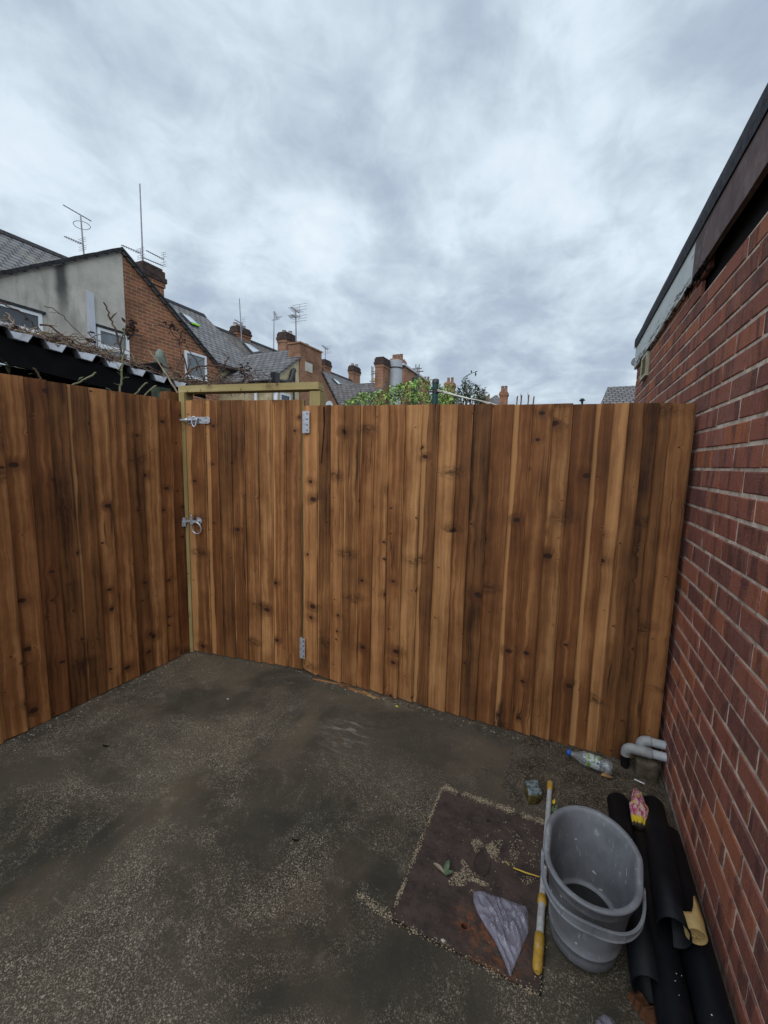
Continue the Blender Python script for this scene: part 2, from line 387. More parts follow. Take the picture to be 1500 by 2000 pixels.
cv = W.math('ADD', W.math('MULTIPLY', n1, 0.46), W.math('ADD', W.math('MULTIPLY', n2, 0.24), W.math('ADD', W.math('MULTIPLY', n3, 0.21), W.math('MULTIPLY', n4, 0.09))))
band = W.math('MULTIPLY', W.math('MULTIPLY', W.step(d[2], 0.28, 0.44), W.math('SUBTRACT', 1.0, W.step(d[2], 0.48, 0.66))), 0.055)   # a brighter belt of thin cloud
cv = W.math('ADD', cv, W.math('SUBTRACT', band, 0.024))
cc = W.ramp(cv, [(0.38, (0.365, 0.44, 0.565)), (0.45, (0.45, 0.54, 0.65)), (0.50, (0.56, 0.66, 0.755)), (0.56, (0.71, 0.82, 0.92)), (0.64, (0.84, 0.92, 0.985))])
sdv = (math.sin(SUN_AZ) * math.cos(SUN_EL), math.cos(SUN_AZ) * math.cos(SUN_EL), math.sin(SUN_EL))
glow = W.n('VectorMath', {0: W.n('TexCoord').outputs['Generated'], 1: sdv}, operation='DOT_PRODUCT').outputs['Value']
bg2 = W.n('Background', {'Color': cc, 'Strength': W.math('MULTIPLY_ADD', W.step(glow, 0.25, 1.0), 1.0, 1.0)})   # brighter cloud added behind the camera to lift the yard light
mx = W.n('MixShader', {0: 0.94, 1: bg1.outputs[0], 2: bg2.outputs[0]})
W.t.links.new(mx.outputs[0], W.n('OutputWorld').inputs[0])

sl = bpy.data.lights.new('sun', 'SUN'); sl.energy = 1.2; sl.angle = R(60); sl.color = (1, 0.97, 0.93)
so = bpy.data.objects.new('sun', sl); COL.objects.link(so)
sd = Vector((math.sin(SUN_AZ) * math.cos(SUN_EL), math.cos(SUN_AZ) * math.cos(SUN_EL), math.sin(SUN_EL)))
so.rotation_euler = sd.to_track_quat('Z', 'Y').to_euler()
vs = scene.view_settings
vs.view_transform = 'Standard'; vs.look = 'None'; vs.exposure = 0.08; vs.gamma = 1.0

# ------------------------------------------------------------------ ground
def concrete():
    t = NT('old_yard_concrete', 0.9, 0.2); p = t.pos(); sp = t.sep(p)
    c = t.mix(t.step(t.noise(p, 1.5, 6, 0.6, 0.4), 0.36, 0.66), (0.034, 0.031, 0.025), (0.074, 0.064, 0.050))
    c = t.mix(t.math('MULTIPLY', t.step(t.noise(t.mapv(p, (1, 1, 1), (4, 2, 0)), 2.2, 5, 0.65), 0.5, 0.72), 0.55), c, (0.100, 0.074, 0.052))
    c = t.mix(t.math('MULTIPLY', t.step(t.noise(t.mapv(p, (1, 1, 1), (9, 7, 0)), 1.2, 5, 0.65), 0.52, 0.7), 0.6), c, (0.033, 0.038, 0.027))
    dust = t.math('MULTIPLY', t.step(t.noise(t.mapv(p, (1, 1, 1), (1.5, 8.2, 0)), 1.3, 6, 0.65, 0.6), 0.40, 0.66), t.step(sp[1], 0.95, 1.7))
    c = t.mix(t.math('MULTIPLY', dust, 0.7), c, (0.120, 0.094, 0.070))
    bl = t.step(t.noise(t.mapv(p, (1, 1, 1), (7.7, 3.2, 0)), 5.5, 6, 0.7), 0.56, 0.74)
    c = t.mix(t.math('MULTIPLY', bl, 0.5), c, (0.175, 0.152, 0.125))
    # worn patches where the pale aggregate shows as fine chips
    worn = t.step(t.noise(t.mapv(p, (1, 1, 1), (2.6, 5.1, 0)), 2.2, 7, 0.75, 0.8), 0.40, 0.62)
    sm = t.step(t.math('ADD', sp[1], t.math('MULTIPLY', sp[0], 0.25)), 1.75, 1.15)
    worn = t.math('MULTIPLY', worn, t.math('MULTIPLY_ADD', sm, 0.8, 0.2))
    worn = t.math('MULTIPLY', worn, t.math('MULTIPLY_ADD', t.noise(p, 38, 4, 0.7), 1.7, 0.05), clamp=True)
    pw = t.n('VectorMath', {0: p, 1: t.n('VectorMath', {0: t.noise(p, 190, 2, col=True), 'Scale': 0.009}, operation='SCALE').outputs[0]}, operation='ADD').outputs[0]
    def chips(sc, rad, off, lo):
        v = t.vor(t.mapv(pw, (1, 1, 1), off), sc)
        r = t.n('SeparateColor', {0: v.outputs['Color']}).outputs
        on = t.math('SUBTRACT', 1.0, t.step(t.math('ADD', v.outputs['Distance'], t.math('MULTIPLY', r[1], 0.2)), rad * 0.7, rad))
        return t.math('MULTIPLY', on, t.step(r[0], lo, lo + 0.05)), r
    k1, r1 = chips(165, 0.44, (0, 0, 0), 0.52)
    k2, r2 = chips(70, 0.27, (3, 1, 0), 0.86)
    k3, r3 = chips(260, 0.48, (6, 2, 0), 0.45)
    k4, r4 = chips(95, 0.36, (8, 5, 0), 0.70)
    chip = t.mix(r1[2], (0.40, 0.345, 0.275), (0.15, 0.135, 0.11))
    c = t.mix(t.math('MULTIPLY', k3, t.math('MULTIPLY', worn, 0.8)), c, (0.30, 0.26, 0.205))
    c = t.mix(t.math('MULTIPLY', k1, t.math('MULTIPLY', worn, 0.95)), c, chip)
    c = t.mix(t.math('MULTIPLY', k4, t.math('MULTIPLY_ADD', worn, 0.8, 0.04)), c, t.mix(r4[1], (0.36, 0.33, 0.27), (0.12, 0.105, 0.085)))
    c = t.mix(t.math('MULTIPLY', k2, t.math('MULTIPLY_ADD', worn, 0.45, 0.05)), c, (0.25, 0.225, 0.195))
    c = t.mix(t.math('MULTIPLY', t.step(t.noise(p, 260, 3, 0.7), 0.56, 0.7), 0.5), c, (0.035, 0.033, 0.031))
    # pale scrape marks
    def scrape(rot, off, sc, lo):
        q = t.mapv(p, sc, off, (0, 0, rot))
        return t.math('MULTIPLY', t.step(t.noise(q, 1, 3, 0.5), lo, lo + 0.08), t.step(t.noise(t.mapv(p, (2, 2, 2), off), 1, 2), 0.55, 0.65))
    s1 = t.math('MAXIMUM', scrape(0.55, (1, 2, 0), (4, 60, 1), 0.66), scrape(-0.7, (5, 3, 0), (5, 75, 1), 0.68))
    d2 = t.n('VectorMath', {0: p, 1: (-1.0, 1.78, 0)}, operation='DISTANCE').outputs['Value']
    sx = t.math('MULTIPLY', t.math('SUBTRACT', 1.0, t.step(d2, 0.04, 0.2)), t.step(t.noise(t.mapv(p, (9, 42, 1), (0, 0, 0), (0, 0, 0.75)), 1, 4, 0.6), 0.5, 0.62))
    s1 = t.math('MAXIMUM', s1, sx)
    c = t.mix(t.math('MULTIPLY', s1, 0.55), c, (0.27, 0.26, 0.245))
    c = t.mix(1.0, c, (1.0, 0.965, 0.89), 'MULTIPLY')
    t.base(c)
    h = t.math('ADD', t.noise(p, 55, 6, 0.7), t.math('MULTIPLY', k1, 0.3))
    t.bump(h, 0.6, 0.004)
    return t.m
CONC = concrete()
SOIL = (lambda: None)()
def soil_mat():
    t = NT('dirt_and_leaf_litter', 0.95, 0.1); p = t.pos()
    c = t.mix(t.step(t.noise(p, 9, 6, 0.7), 0.3, 0.7), (0.040, 0.033, 0.026), (0.108, 0.090, 0.069))
    v = t.vor(t.mapv(p, (1, 1, 1)), 150); r = t.n('SeparateColor', {0: v.outputs['Color']}).outputs
    c = t.mix(t.math('MULTIPLY', t.step(r[0], 0.72, 0.76), t.math('SUBTRACT', 1.0, t.step(v.outputs['Distance'], 0.25, 0.4))), c, (0.22, 0.17, 0.11))
    t.base(c); t.bump(t.noise(p, 70, 6, 0.75), 0.9, 0.008)
    return t.m
SOIL = soil_mat()

MH = (-0.42, 0.028, 1.062, 1.648)            # manhole cover x0 x1 y0 y1
def cz(x, y):
    z = 0.006 * (noise.noise((x * 1.7, y * 1.7, 0)) ) + 0.0025 * noise.noise((x * 6, y * 6, 3)) + 0.001 * noise.noise((x * 22, y * 22, 5)) - 0.004
    dx = max(MH[0] - x, x - MH[1], 0); dy = max(MH[2] - y, y - MH[3], 0); q = min(1, math.hypot(dx, dy) / 0.10)
    return z * q + (-0.0015) * (1 - q)
def in_mh(x, y, m=0.012): return MH[0] - m < x < MH[1] + m and MH[2] - m < y < MH[3] + m
def grid(name, x0, x1, y0, y1, st, fz, mat):
    nx = int((x1 - x0) / st) + 1; ny = int((y1 - y0) / st) + 1
    v = []; f = []
    for j in range(ny):
        for i in range(nx):
            x = x0 + (x1 - x0) * i / (nx - 1); y = y0 + (y1 - y0) * j / (ny - 1); v.append((x, y, fz(x, y)))
    for j in range(ny - 1):
        for i in range(nx - 1):
            a = j * nx + i; f.append((a, a + 1, a + nx + 1, a + nx))
    m = MB(); m.add(v, f, smooth=True)
    return m.build(name, mat)
def fz(x, y):
    z = cz(x, y)
    if in_mh(x, y, 0.0035): z = -0.03
    return z
tag(grid('concrete_yard', -2.62, 0.50, -1.6, 2.36, 0.0105, fz, CONC), kind='structure')
def gz(x, y): return -0.06
EARTH = simple('garden_earth', (0.085, 0.075, 0.045), 0.95, 0.1, 0.4, 0.6, dirt=((0.05, 0.075, 0.03), 0.8))
m = MB(); m.face([(-400, -400, -0.05), (400, -400, -0.05), (400, 400, -0.05), (-400, 400, -0.05)])
tag(m.build('ground', EARTH), kind='structure')
def soilz(x, y):
    e = min((x - (-0.15 + 0.08 * noise.noise((y * 5, 1, 0)))) / 0.3, (0.52 - x) / 0.02 + 1, 1)
    f = min((y - (1.66 + 0.10 * noise.noise((x * 6, 4, 0)) - 0.75 * max(0, x - 0.28))) / 0.25, 1)
    k = max(-2.0, min(e, f))
    return -0.004 + 0.016 * k + 0.006 * k * noise.noise((x * 16, y * 16, 2)) + 0.003 * noise.noise((x * 50, y * 50, 8))
tag(grid('soil', -0.35, 0.497, 1.15, 2.30, 0.012, soilz, SOIL), kind='structure')
m = MB(); m.box((-2.62, 2.30, -0.03), (-1.54, 2.40, -0.004))
tag(m.build('gate_threshold', CONC), kind='structure')

# ------------------------------------------------------------------ fences and gate
def board_panel(edges, org, dirv, outv, z0f, z1f, seed, jag=0.006):
    """feather-edge boards: edges = positions along dirv, each board thick on its far edge"""
    rnd = random.Random(seed); m = MB()
    D = Vector(dirv).normalized(); O = Vector(outv).normalized(); org = Vector(org)
    for i in range(len(edges) - 1):
        s0, s1 = edges[i] - 0.012, edges[i + 1]
        tone = min(1, max(0, rnd.gauss(0.44, 0.28))); col = (tone, rnd.random() ** 1.6, max(0, rnd.random() * 1.25 - 0.45), 1)
        zb0, zb1 = z0f(s0), z0f(s1); zt0, zt1 = z1f(s0), z1f(s1)
        jb = rnd.uniform(-jag, jag * 0.3); jt = rnd.uniform(-jag * 0.4, jag * 0.4)
        lean = rnd.uniform(-0.008, 0.008); bow = rnd.uniform(-0.003, 0.004)
        if i and rnd.random() < 0.55: uo, vo = uo_next, vo + rnd.uniform(-0.01, 0.01)
        else: uo, vo = rnd.uniform(0, 60), rnd.uniform(0, 60)
        uo_next = uo + (s1 - s0)
        thin = 0.004; thick = 0.020 + rnd.uniform(-0.002, 0.003)
        N = 8; prev = None
        for k in range(N + 1):
            q = k / N
            b = bow * math.sin(q * math.pi * rnd.choice((1, 1, 2)) ) if k not in (0, N) else 0
            za = zb0 + (zt0 - zb0) * q + (jb * (1 - q) + jt * q); zc = zb1 + (zt1 - zb1) * q + (jb * (1 - q) + jt * q)
            l = lean * (q - 0.5)
            ww = 0.0016 * noise.noise((i * 7.3, q * 5, seed))
            P = [org + D * (s0 + l) + O * (0.0 + b) + Vector((0, 0, za)), org + D * (s0 + l) + O * (thin + b) + Vector((0, 0, za)),
                 org + D * (s1 + l + ww - 0.003) + O * (thick + b) + Vector((0, 0, zc)), org + D * (s1 + l + ww) + O * (thick - 0.003 + b) + Vector((0, 0, zc)), org + D * (s1 + l) + O * (0.0 + b) + Vector((0, 0, zc))]
            us = [uo - 0.01, uo, uo + (s1 - s0), uo + (s1 - s0) + 0.004, uo + (s1 - s0) + 0.02]
            ls = [0, 0, 1, 1.0, 1.0]
            vv = [za + vo, za + vo, zc + vo, zc + vo, zc + vo]
            if prev:
                pP, pv = prev
                for e in range(4):
                    cc_ = col if e != 2 and e != 3 else (min(1.3, col[0] + 0.55), col[1] * 0.3, col[2], 1)
                    m.face([pP[e], pP[e + 1], P[e + 1], P[e]], 0, cc_, [(us[e], pv[e]), (us[e + 1], pv[e + 1]), (us[e + 1], vv[e + 1]), (us[e], vv[e])],
                           [(ls[e], 0), (ls[e + 1], 0), (ls[e + 1], 1), (ls[e], 1)])
                m.face([P[4], P[0], pP[0], pP[4]], 0, col, [(us[4], vv[4]), (us[0], vv[0]), (us[0], pv[0]), (us[4], pv[4])], [(1, 0), (0, 0), (0, 1), (1, 1)])
            else:
                m.face(P, 0, col, list(zip(us, vv)), [(x, 0) for x in ls])
            prev = (P, vv)
        m.face(prev[0][::-1], 0, (min(1, tone + 0.15), 0, 0, 1), list(zip(us, vv))[::-1], [(1, 0)] * 5)
    return m

def beam(m, a, b, wv, hv, seed=0, tone=0.5):
    """timber from a to b, half-width vector wv, half-height vector hv, long grain along it"""
    a = Vector(a); b = Vector(b); wv = Vector(wv); hv = Vector(hv); L = (b - a).length; rnd = random.Random(seed)
    uo, vo = rnd.uniform(0, 60), rnd.uniform(0, 60); cs = [(-1, -1), (1, -1), (1, 1), (-1, 1)]
    W2 = wv.length * 2; H2 = hv.length * 2; acc = [0, W2, W2 + H2, 2 * W2 + H2, 2 * W2 + 2 * H2]
    A = [a + wv * i + hv * j for i, j in cs]; B = [b + wv * i + hv * j for i, j in cs]; col = (tone, 0, 0, 1)
    flip = (wv.cross(hv)).dot(b - a) < 0
    for k in range(4):
        k2 = (k + 1) % 4
        pts = [A[k], A[k2], B[k2], B[k]]; uv = [(uo + acc[k], vo), (uo + acc[k + 1], vo), (uo + acc[k + 1], vo + L), (uo + acc[k], vo + L)]
        if flip: pts.reverse(); uv.reverse()
        m.face(pts, 0, col, uv, [(0.9, 0)] * 4)
    for E_, f in ((A, not flip), (B, flip)):
        pts = list(E_); uv = [(uo + i * wv.length, vo + j * 0.2) for i, j in cs]
        if f: pts.reverse(); uv.reverse()
        m.face(pts, 0, (min(1, tone + 0.2), 0, 0, 1), uv, [(0.9, 0)] * 4)

# side fence on the left, boards run along +Y, face +X
LX = -2.525
lf = empty('board_fence', (LX, 1.0, 0), 'brown board fence along the left side of the yard up to the gate post', 'fence')
ed = [-0.9 + 0.1 * i for i in range(0)] 
marks = [at_x(px, py, LX + 0.016).y for px, py in ((45, 737), (90.5, 747), (131, 752), (172, 758), (208, 763), (243, 768), (274, 772), (306, 775), (331, 779))]
edges = [marks[0] - 0.104 * k for k in range(28, 0, -1)] + marks + [2.072]
board_panel(edges, (LX, 0, 0), (0, 1, 0), (1, 0, 0), lambda s: 0.004, lambda s: 1.829 + 0.010 * (s - 1.0), 11).build('board_panel', WOOD, lf)
for z in (0.35, 0.95, 1.6):
    m = MB(); beam(m, (LX - 0.022, -1.7, z), (LX - 0.022, 2.05, z), (0.019, 0, 0), (0, 0, 0.044), int(z * 10), 0.35); m.build('rail', WOOD, lf)
for y in (-1.6, 0.2, 2.07):
    m = MB(); beam(m, (LX - 0.088, y, -0.05), (LX - 0.088, y, 1.80 if y < 1.9 else 1.905), (0.045, 0, 0), (0, 0.045, 0), int(y * 3) + 5, 0.3); m.build('post', WOOD, lf)

# long fence at the back
FY = 2.21
bf = empty('board_fence', (-0.5, FY, 0), 'brown board fence across the back from the gate to the brick wall', 'fence')
top_px = [620, 645, 672, 704, 732, 761, 792, 825, 857, 895, 925, 961, 1003, 1040, 1081, 1121, 1165, 1201, 1229, 1262, 1289, 1314]
marks = [at_y(px, 795, FY - 0.016).x for px in top_px]
edges = [-1.560] + marks + [0.478]
def fb(s): return 0.006 + 0.02 * max(0, min(1, (-1.45 - s) * 20)) + (0.05 if s > 0.35 else 0.0) * min(1, (s - 0.35) * 12 + 0.3)
def ftop(s): return 1.794 - 0.029 * (s + 1.55)
board_panel(edges, (0, FY, 0), (1, 0, 0), (0, -1, 0), fb, ftop, 23).build('board_panel', WOOD, bf)
for z in (0.32, 0.95, 1.55):
    m = MB(); beam(m, (-1.38, FY + 0.022, z), (0.48, FY + 0.022, z), (0, 0.019, 0), (0, 0, 0.044), int(z * 9), 0.35); m.build('rail', WOOD, bf)
BARKS = simple('black_bark_edge', (0.018, 0.009, 0.006), 0.9, 0.1)
for pth in ([(851, 789), (853, 830), (850, 870), (852, 905), (849, 922)], [(632, 795), (633, 830), (630, 870), (627, 905)], [(727, 850), (724, 890), (722, 925)]):
    m = MB(); ps = [at_y(a_, b_, FY - 0.0185) for a_, b_ in pth]; rings = []
    for i_, p_ in enumerate(ps):
        w_ = 0.0045 * (1 - 0.75 * i_ / (len(ps) - 1)) if pth[0][0] != 727 else 0.0016
        rings.append([p_ + Vector((-w_, 0.004, 0)), p_ + Vector((-w_ * 0.6, -0.0015, 0)), p_ + Vector((w_ * 0.6, -0.0015, 0)), p_ + Vector((w_, 0.004, 0))])
    m.loft(rings, smooth=False); m.build('bark_strip', BARKS, bf, label='dark wavy strip of bark on a board edge')
m = MB(); beam(m, (0.43, FY + 0.09, -0.05), (0.43, FY + 0.09, 1.70), (0.045, 0, 0), (0, 0.045, 0), 3, 0.3); m.build('post', WOOD, bf)

# gate, set at a slight angle between its posts
G0 = Vector((-2.478, 2.088, 0)); G1 = Vector((-1.592, 2.240, 0))
GD = (G1 - G0).normalized(); GO = Vector((GD.y, -GD.x, 0)); GL = (G1 - G0).length
gate = empty('garden_gate', (G0 + G1) / 2, 'brown boarded garden gate with galvanised bolt and ring latch in the corner of the yard', 'gate')
gp = [399, 424, 449.5, 476, 503, 530.5, 558]
def at_plane(px, py, p, n):
    dd = ray(px, py); return EYE + dd * ((p - EYE).dot(n) / dd.dot(n))
gm = [(at_plane(px, 790, G0 + GO * 0.016, GO) - G0).dot(GD) for px in gp]
edges = [0.0] + gm + [GL - 0.004]
board_panel(edges, G0, GD, GO, lambda s: 0.012 - 0.006 * s, lambda s: 1.846 - 0.012 * s, 37).build('board_panel', WOOD, gate)
def gpt(s, o, z): return G0 + GD * s + GO * o + Vector((0, 0, z))
for z in (0.25, 0.95, 1.65):
    m = MB(); beam(m, gpt(0.02, -0.022, z), gpt(GL - 0.02, -0.022, z), GO * 0.019, Vector((0, 0, 0.045)), int(z * 7), 0.45)
    m.build('ledge', GREENWOOD, gate)
for za, zb in ((0.30, 0.90), (1.0, 1.60)):
    m = MB(); a, b = gpt(GL - 0.06, -0.022, za), gpt(0.08, -0.022, zb); t_ = (b - a).normalized(); beam(m, a, b, GO * 0.018, GO.cross(t_) * 0.04, 5, 0.45)
    m.build('brace', GREENWOOD, gate)
m = MB(); beam(m, gpt(GL - 0.002, 0.003, 0.02), gpt(GL - 0.002, 0.003, 1.835), GD * 0.006, GO * 0.012, 61, 0.1); m.build('stile', GREENWOOD, gate)

def gpx(px, py, o=0.016): return at_plane(px, py, G0 + GO * o, GO)
def sz(px, py, o=0.016):
    v = gpx(px, py, o) - G0; return v.dot(GD), v.z
# hinges, lapped over the edge of the fence
for (xa, xb, zt, zb) in ((-1.566, -1.514, at_y(598, 803, 2.188).z, at_y(598, 846, 2.188).z), (-1.590, -1.549, at_y(590, 1246, 2.188).z, at_y(590, 1285, 2.188).z)):
    h = MB(); xm, hx, zm, hz = (xa + xb) / 2, (xb - xa) / 2, (zt + zb) / 2, (zt - zb) / 2
    h.obox((xm + 0.006, 2.1855, zm), (hx - 0.006, 0, 0), (0, 0.0018, 0), (0, 0, hz))
    h.tube([(xa + 0.007, 2.186, zm - hz), (xa + 0.007, 2.186, zm + hz)], 0.0075, 10)
    h.obox((xa + 0.002, 2.198, zm), (0.0015, 0, 0), (0, 0.014, 0), (0, 0, hz))
    for k in range(4):
        zz = zm + hz * (-0.75 + 0.5 * k)
        h.tube([(xm + 0.010, 2.184, zz), (xm + 0.010, 2.1825, zz)], 0.0048, 10, 1)
    h.build('hinge', [ZINC, SCREW], gate, bevel=0.0008)
# brenton bolt
s0, zb = sz(357, 823); s1, _ = sz(411, 822); zb = 1.708
bolt = MB()
bl = s1 - s0
def roundplate(m, sa, sb, z, hh, o, th, mi=0, r=0.4):
    pts = []; rr = hh * r
    for cx, czz, a0 in ((sb - rr, z + hh - rr, 0), (sa + rr, z + hh - rr, 90), (sa + rr, z - hh + rr, 180), (sb - rr, z - hh + rr, 270)):
        for k in range(5):
            a = R(a0 + k * 22.5); pts.append(gpt(cx + rr * math.cos(a), o, czz + rr * math.sin(a)))
    m.prism(pts, GO * th, mi)
roundplate(bolt, s1 - 0.62 * bl, s1, zb, 0.0225, 0.020, 0.003, 0, 0.6)
roundplate(bolt, s1 - 0.80 * bl, s1 - 0.66 * bl, zb, 0.026, 0.018, 0.003, 0, 0.3)
for k, (a, b) in enumerate(((0.03, 0.013), (0.03, -0.013), (0.07, 0.0))):
    bolt.tube([gpt(s1 - a, 0.023, zb + b), gpt(s1 - a, 0.0248, zb + b)], 0.004, 10, 1)
bp = bolt.build('bolt_plate', [ZINC, SCREW], gate, bevel=0.0006)
m = MB(); m.tube([gpt(s0 - 0.004, 0.034, zb), gpt(s1 - 0.10, 0.034, zb)], 0.008, 12); m.build('bolt_bar', ZINC, bp)
for c_ in (0.42, 0.78):
    m = MB(); cs_ = s1 - c_ * bl
    arc = [gpt(cs_, 0.022, zb - 0.013)] + [gpt(cs_, 0.032 + 0.013 * math.sin(R(a)), zb - 0.013 * math.cos(R(a))) for a in range(0, 181, 30)] + [gpt(cs_, 0.022, zb + 0.013)]
    for dx in (-0.008, -0.004, 0, 0.004, 0.008): m.tube([p + GD * dx for p in arc], 0.0025, 6)
    m.build('bolt_staple', ZINC, bp)
m = MB(); cs_ = s1 - 0.46 * bl
m.tube([gpt(cs_ + 0.013 * math.cos(R(a)), 0.046 + 0.012 * math.sin(R(a * 0.5)), zb - 0.012 + 0.034 * math.sin(R(a))) for a in range(0, 361, 20)], 0.0042, 8, caps=False)
m.build('padlock_loop', ZINC, bp)
# ring latch
sr_, zr = sz(388, 1030); zr -= 0.002
lat = MB()
zl = sz(395, 1018)[1]
lat.tube([gpt(sr_ + 0.010, 0.018, zl), gpt(sr_ + 0.010, 0.024, zl)], 0.023, 20)
lat.tube([gpt(sr_ + 0.010, 0.024, zl), gpt(sr_ + 0.010, 0.040, zl)], 0.012, 16)
lat.obox(gpt(sr_ + 0.008, 0.022, zl + 0.016), GD * 0.016, GO * 0.003, (0, 0, 0.010))
lp = lat.build('latch_plate', ZINC, gate, bevel=0.0008)
m = MB(); m.tube([gpt(sr_ + 0.039 * math.cos(R(a)), 0.040 + 0.006 * math.sin(R(a)), zr + 0.042 * math.sin(R(a))) for a in range(0, 361, 12)], 0.0048, 10, caps=False)
m.build('ring_handle', ZINC, lp)
m = MB()
m.obox(gpt(sr_ - 0.052, 0.026, zl - 0.004), GD * 0.058, GO * 0.0025, (0, 0, 0.0085))
m.obox(gpt(sr_ - 0.045, 0.029, zl), GD * 0.010, GO * 0.007, (0, 0, 0.024))
m.tube([gpt(sr_ - 0.045, 0.030 + 0.004 * math.cos(R(a)), zl + 0.034 + 0.009 * math.sin(R(a))) for a in range(-60, 240, 30)], 0.003, 6)
m.build('latch_bar', ZINC, lp, bevel=0.0006)
m = MB()
m.obox(gpt(sr_ - 0.110, 0.028, zl), GD * 0.013, GO * 0.006, (0, 0, 0.020))
m.obox(gpt(sr_ - 0.116, 0.034, zl - 0.024), GD * 0.006, GO * 0.005, (0, 0, 0.022))
m.obox(gpt(sr_ - 0.100, 0.034, zl - 0.028), GD * 0.006, GO * 0.003, (0, 0, 0.016))
m.build('latch_catch', ZINC, lp, bevel=0.0006)

# gate frame: two posts and a head
gf = empty('gate_frame', ((G0 + G1) / 2).to_tuple(), 'pale green treated timber frame with two posts and a head beam round the gate', 'gate frame')
m = MB(); pa = gpt(-0.026, -0.030, 0); beam(m, pa, pa + Vector((0, 0, 1.903)), GD * 0.0215, GO * 0.045, 71, 0.45); m.build('post', GREENWOOD, gf)
m = MB(); pb_ = gpt(GL + 0.072, -0.050, 0); beam(m, pb_ + Vector((0, 0, -0.05)), pb_ + Vector((0, 0, 1.893)), GD * 0.036, GO * 0.045, 72, 0.55); m.build('post', GREENWOOD, gf)
m = MB(); pa = gpt(-0.060, -0.045, 1.925); pe = gpt(GL + 0.100, -0.045, 1.925); beam(m, pa, pe, GO * 0.048, Vector((0, 0, 0.0225)), 73, 0.72); m.build('head_beam', GREENWOOD, gf)

# ------------------------------------------------------------------ brick outbuilding on the right
WX = 0.50; WEND = 4.50; WTOP = 2.392; PITCH = 0.0797
bb = empty('brick_outbuilding', (WX + 1.5, 1.5, 0), 'flat roofed red brick outbuilding with peeling white fascia along the right side of the yard', 'outbuilding')
rnd = random.Random(5)
m = MB()
k = -18
while True:
    zc0 = 1.4525 + PITCH * k; z0 = zc0 + 0.0062; z1 = zc0 + PITCH - 0.0062; k += 1
    if z0 > WTOP: break
    if z1 < 0.0: continue
    z1 = min(z1, WTOP)
    off = 2.096 + (0.1135 if k % 2 else 0.0)          # perpend phase measured on the wall
    y = off - 0.227 * 18
    while y < WEND:
        ya, yb = y + 0.0066, min(y + 0.227 - 0.0066, WEND); y += 0.227
        if yb - ya < 0.02: continue
        if z0 > 2.25 and ya < 2.30: continue
        x = WX + rnd.uniform(-0.0015, 0.0012); j = lambda: rnd.uniform(-0.0016, 0.0016)
        ya += j(); yb += j() if yb < WEND else 0; za = z0 + j(); zb_ = z1 + j()
        c = 0.003; D_ = 0.016
        A = [(x + 0.003, ya, za), (x + 0.003, yb, za), (x + 0.003, yb, zb_), (x + 0.003, ya, zb_)]
        F = [(x, ya + c, za + c), (x, yb - c, za + c), (x, yb - c, zb_ - c), (x, ya + c, zb_ - c)]
        Bk = [(x + D_, p[1], p[2]) for p in A]
        tl = rnd.uniform(-0.0012, 0.0012)
        F = [(p[0] + (tl if i < 2 else -tl), p[1] + rnd.uniform(-0.0018, 0.0018), p[2] + rnd.uniform(-0.0016, 0.0016)) for i, p in enumerate(F)]
        fs = [(4, 7, 6, 5)] + [(i, 4 + i, 4 + (i + 1) % 4, (i + 1) % 4) for i in range(4)] + [(8 + i, i, (i + 1) % 4, 8 + (i + 1) % 4) for i in range(4)]
        m.add(A + F + Bk, fs, 0, (rnd.random(), rnd.random(), rnd.random(), 1))
# return face at the far end, laid as headers and stretchers
k = -18
while True:
    zc0 = 1.4525 + PITCH * k; z0 = zc0 + 0.0055; z1 = min(zc0 + PITCH - 0.0055, WTOP); k += 1
    if z0 > WTOP: break
    if z1 < 0.0: continue
    x = WX + (0.016 if k % 2 else 0.016)
    first = True
    while x < WX + 3.0:
        ln = (0.1025 if (k % 2 and first) else 0.216); first = False
        m.box((x, WEND - 0.02, z0), (min(x + ln, WX + 3.0), WEND + 0.001, z1), 0, (rnd.random(), rnd.random(), rnd.random(), 1)); x += ln + 0.011
wall = m.build('wall', BRICK, bb)
m = MB(); m.box((WX + 0.0036, -3.0, -0.05), (WX + 3.0, WEND - 0.006, 2.25)); m.box((WX + 0.0036, 2.56, 2.2502), (WX + 3.0, WEND - 0.006, WTOP - 0.002)); m.build('mortar', MORTAR, wall)
# weathered board, felt edge and roof
def peeling():
    t = NT('peeling_white_paint', 0.75, 0.2); p = t.pos(); sp = t.sep(p)
    low = t.math('SUBTRACT', 1.0, t.step(sp[2], 2.37, 2.48))
    pl = t.noise(t.mapv(p, (20, 5, 42)), 1, 6, 0.75)
    f = t.step(t.math('ADD', pl, t.math('MULTIPLY', low, 0.13)), 0.62, 0.66)
    c = t.mix(t.noise(p, 5, 4), (0.50, 0.54, 0.53), (0.72, 0.76, 0.76))
    c = t.mix(f, c, (0.12, 0.10, 0.085)); t.base(c); t.bump(f, -0.8, 0.006); return t.m
PEEL = peeling()
BROWNB = simple('faded_brown_paint', (0.105, 0.062, 0.058), 0.7, 0.25, 0.35, 6, bump=0.3, dirt=((0.19, 0.165, 0.155), 0.6))
FELT = simple('mineral_roof_felt', (0.065, 0.068, 0.078), 0.95, 0.15, 0.3, 30, bump=0.5)
VOID = simple('black_shade_and_rot', (0.012, 0.011, 0.011), 0.9, 0.1)  # near black for rotten wood and bark, and for shade painted into gaps
rr = random.Random(9)
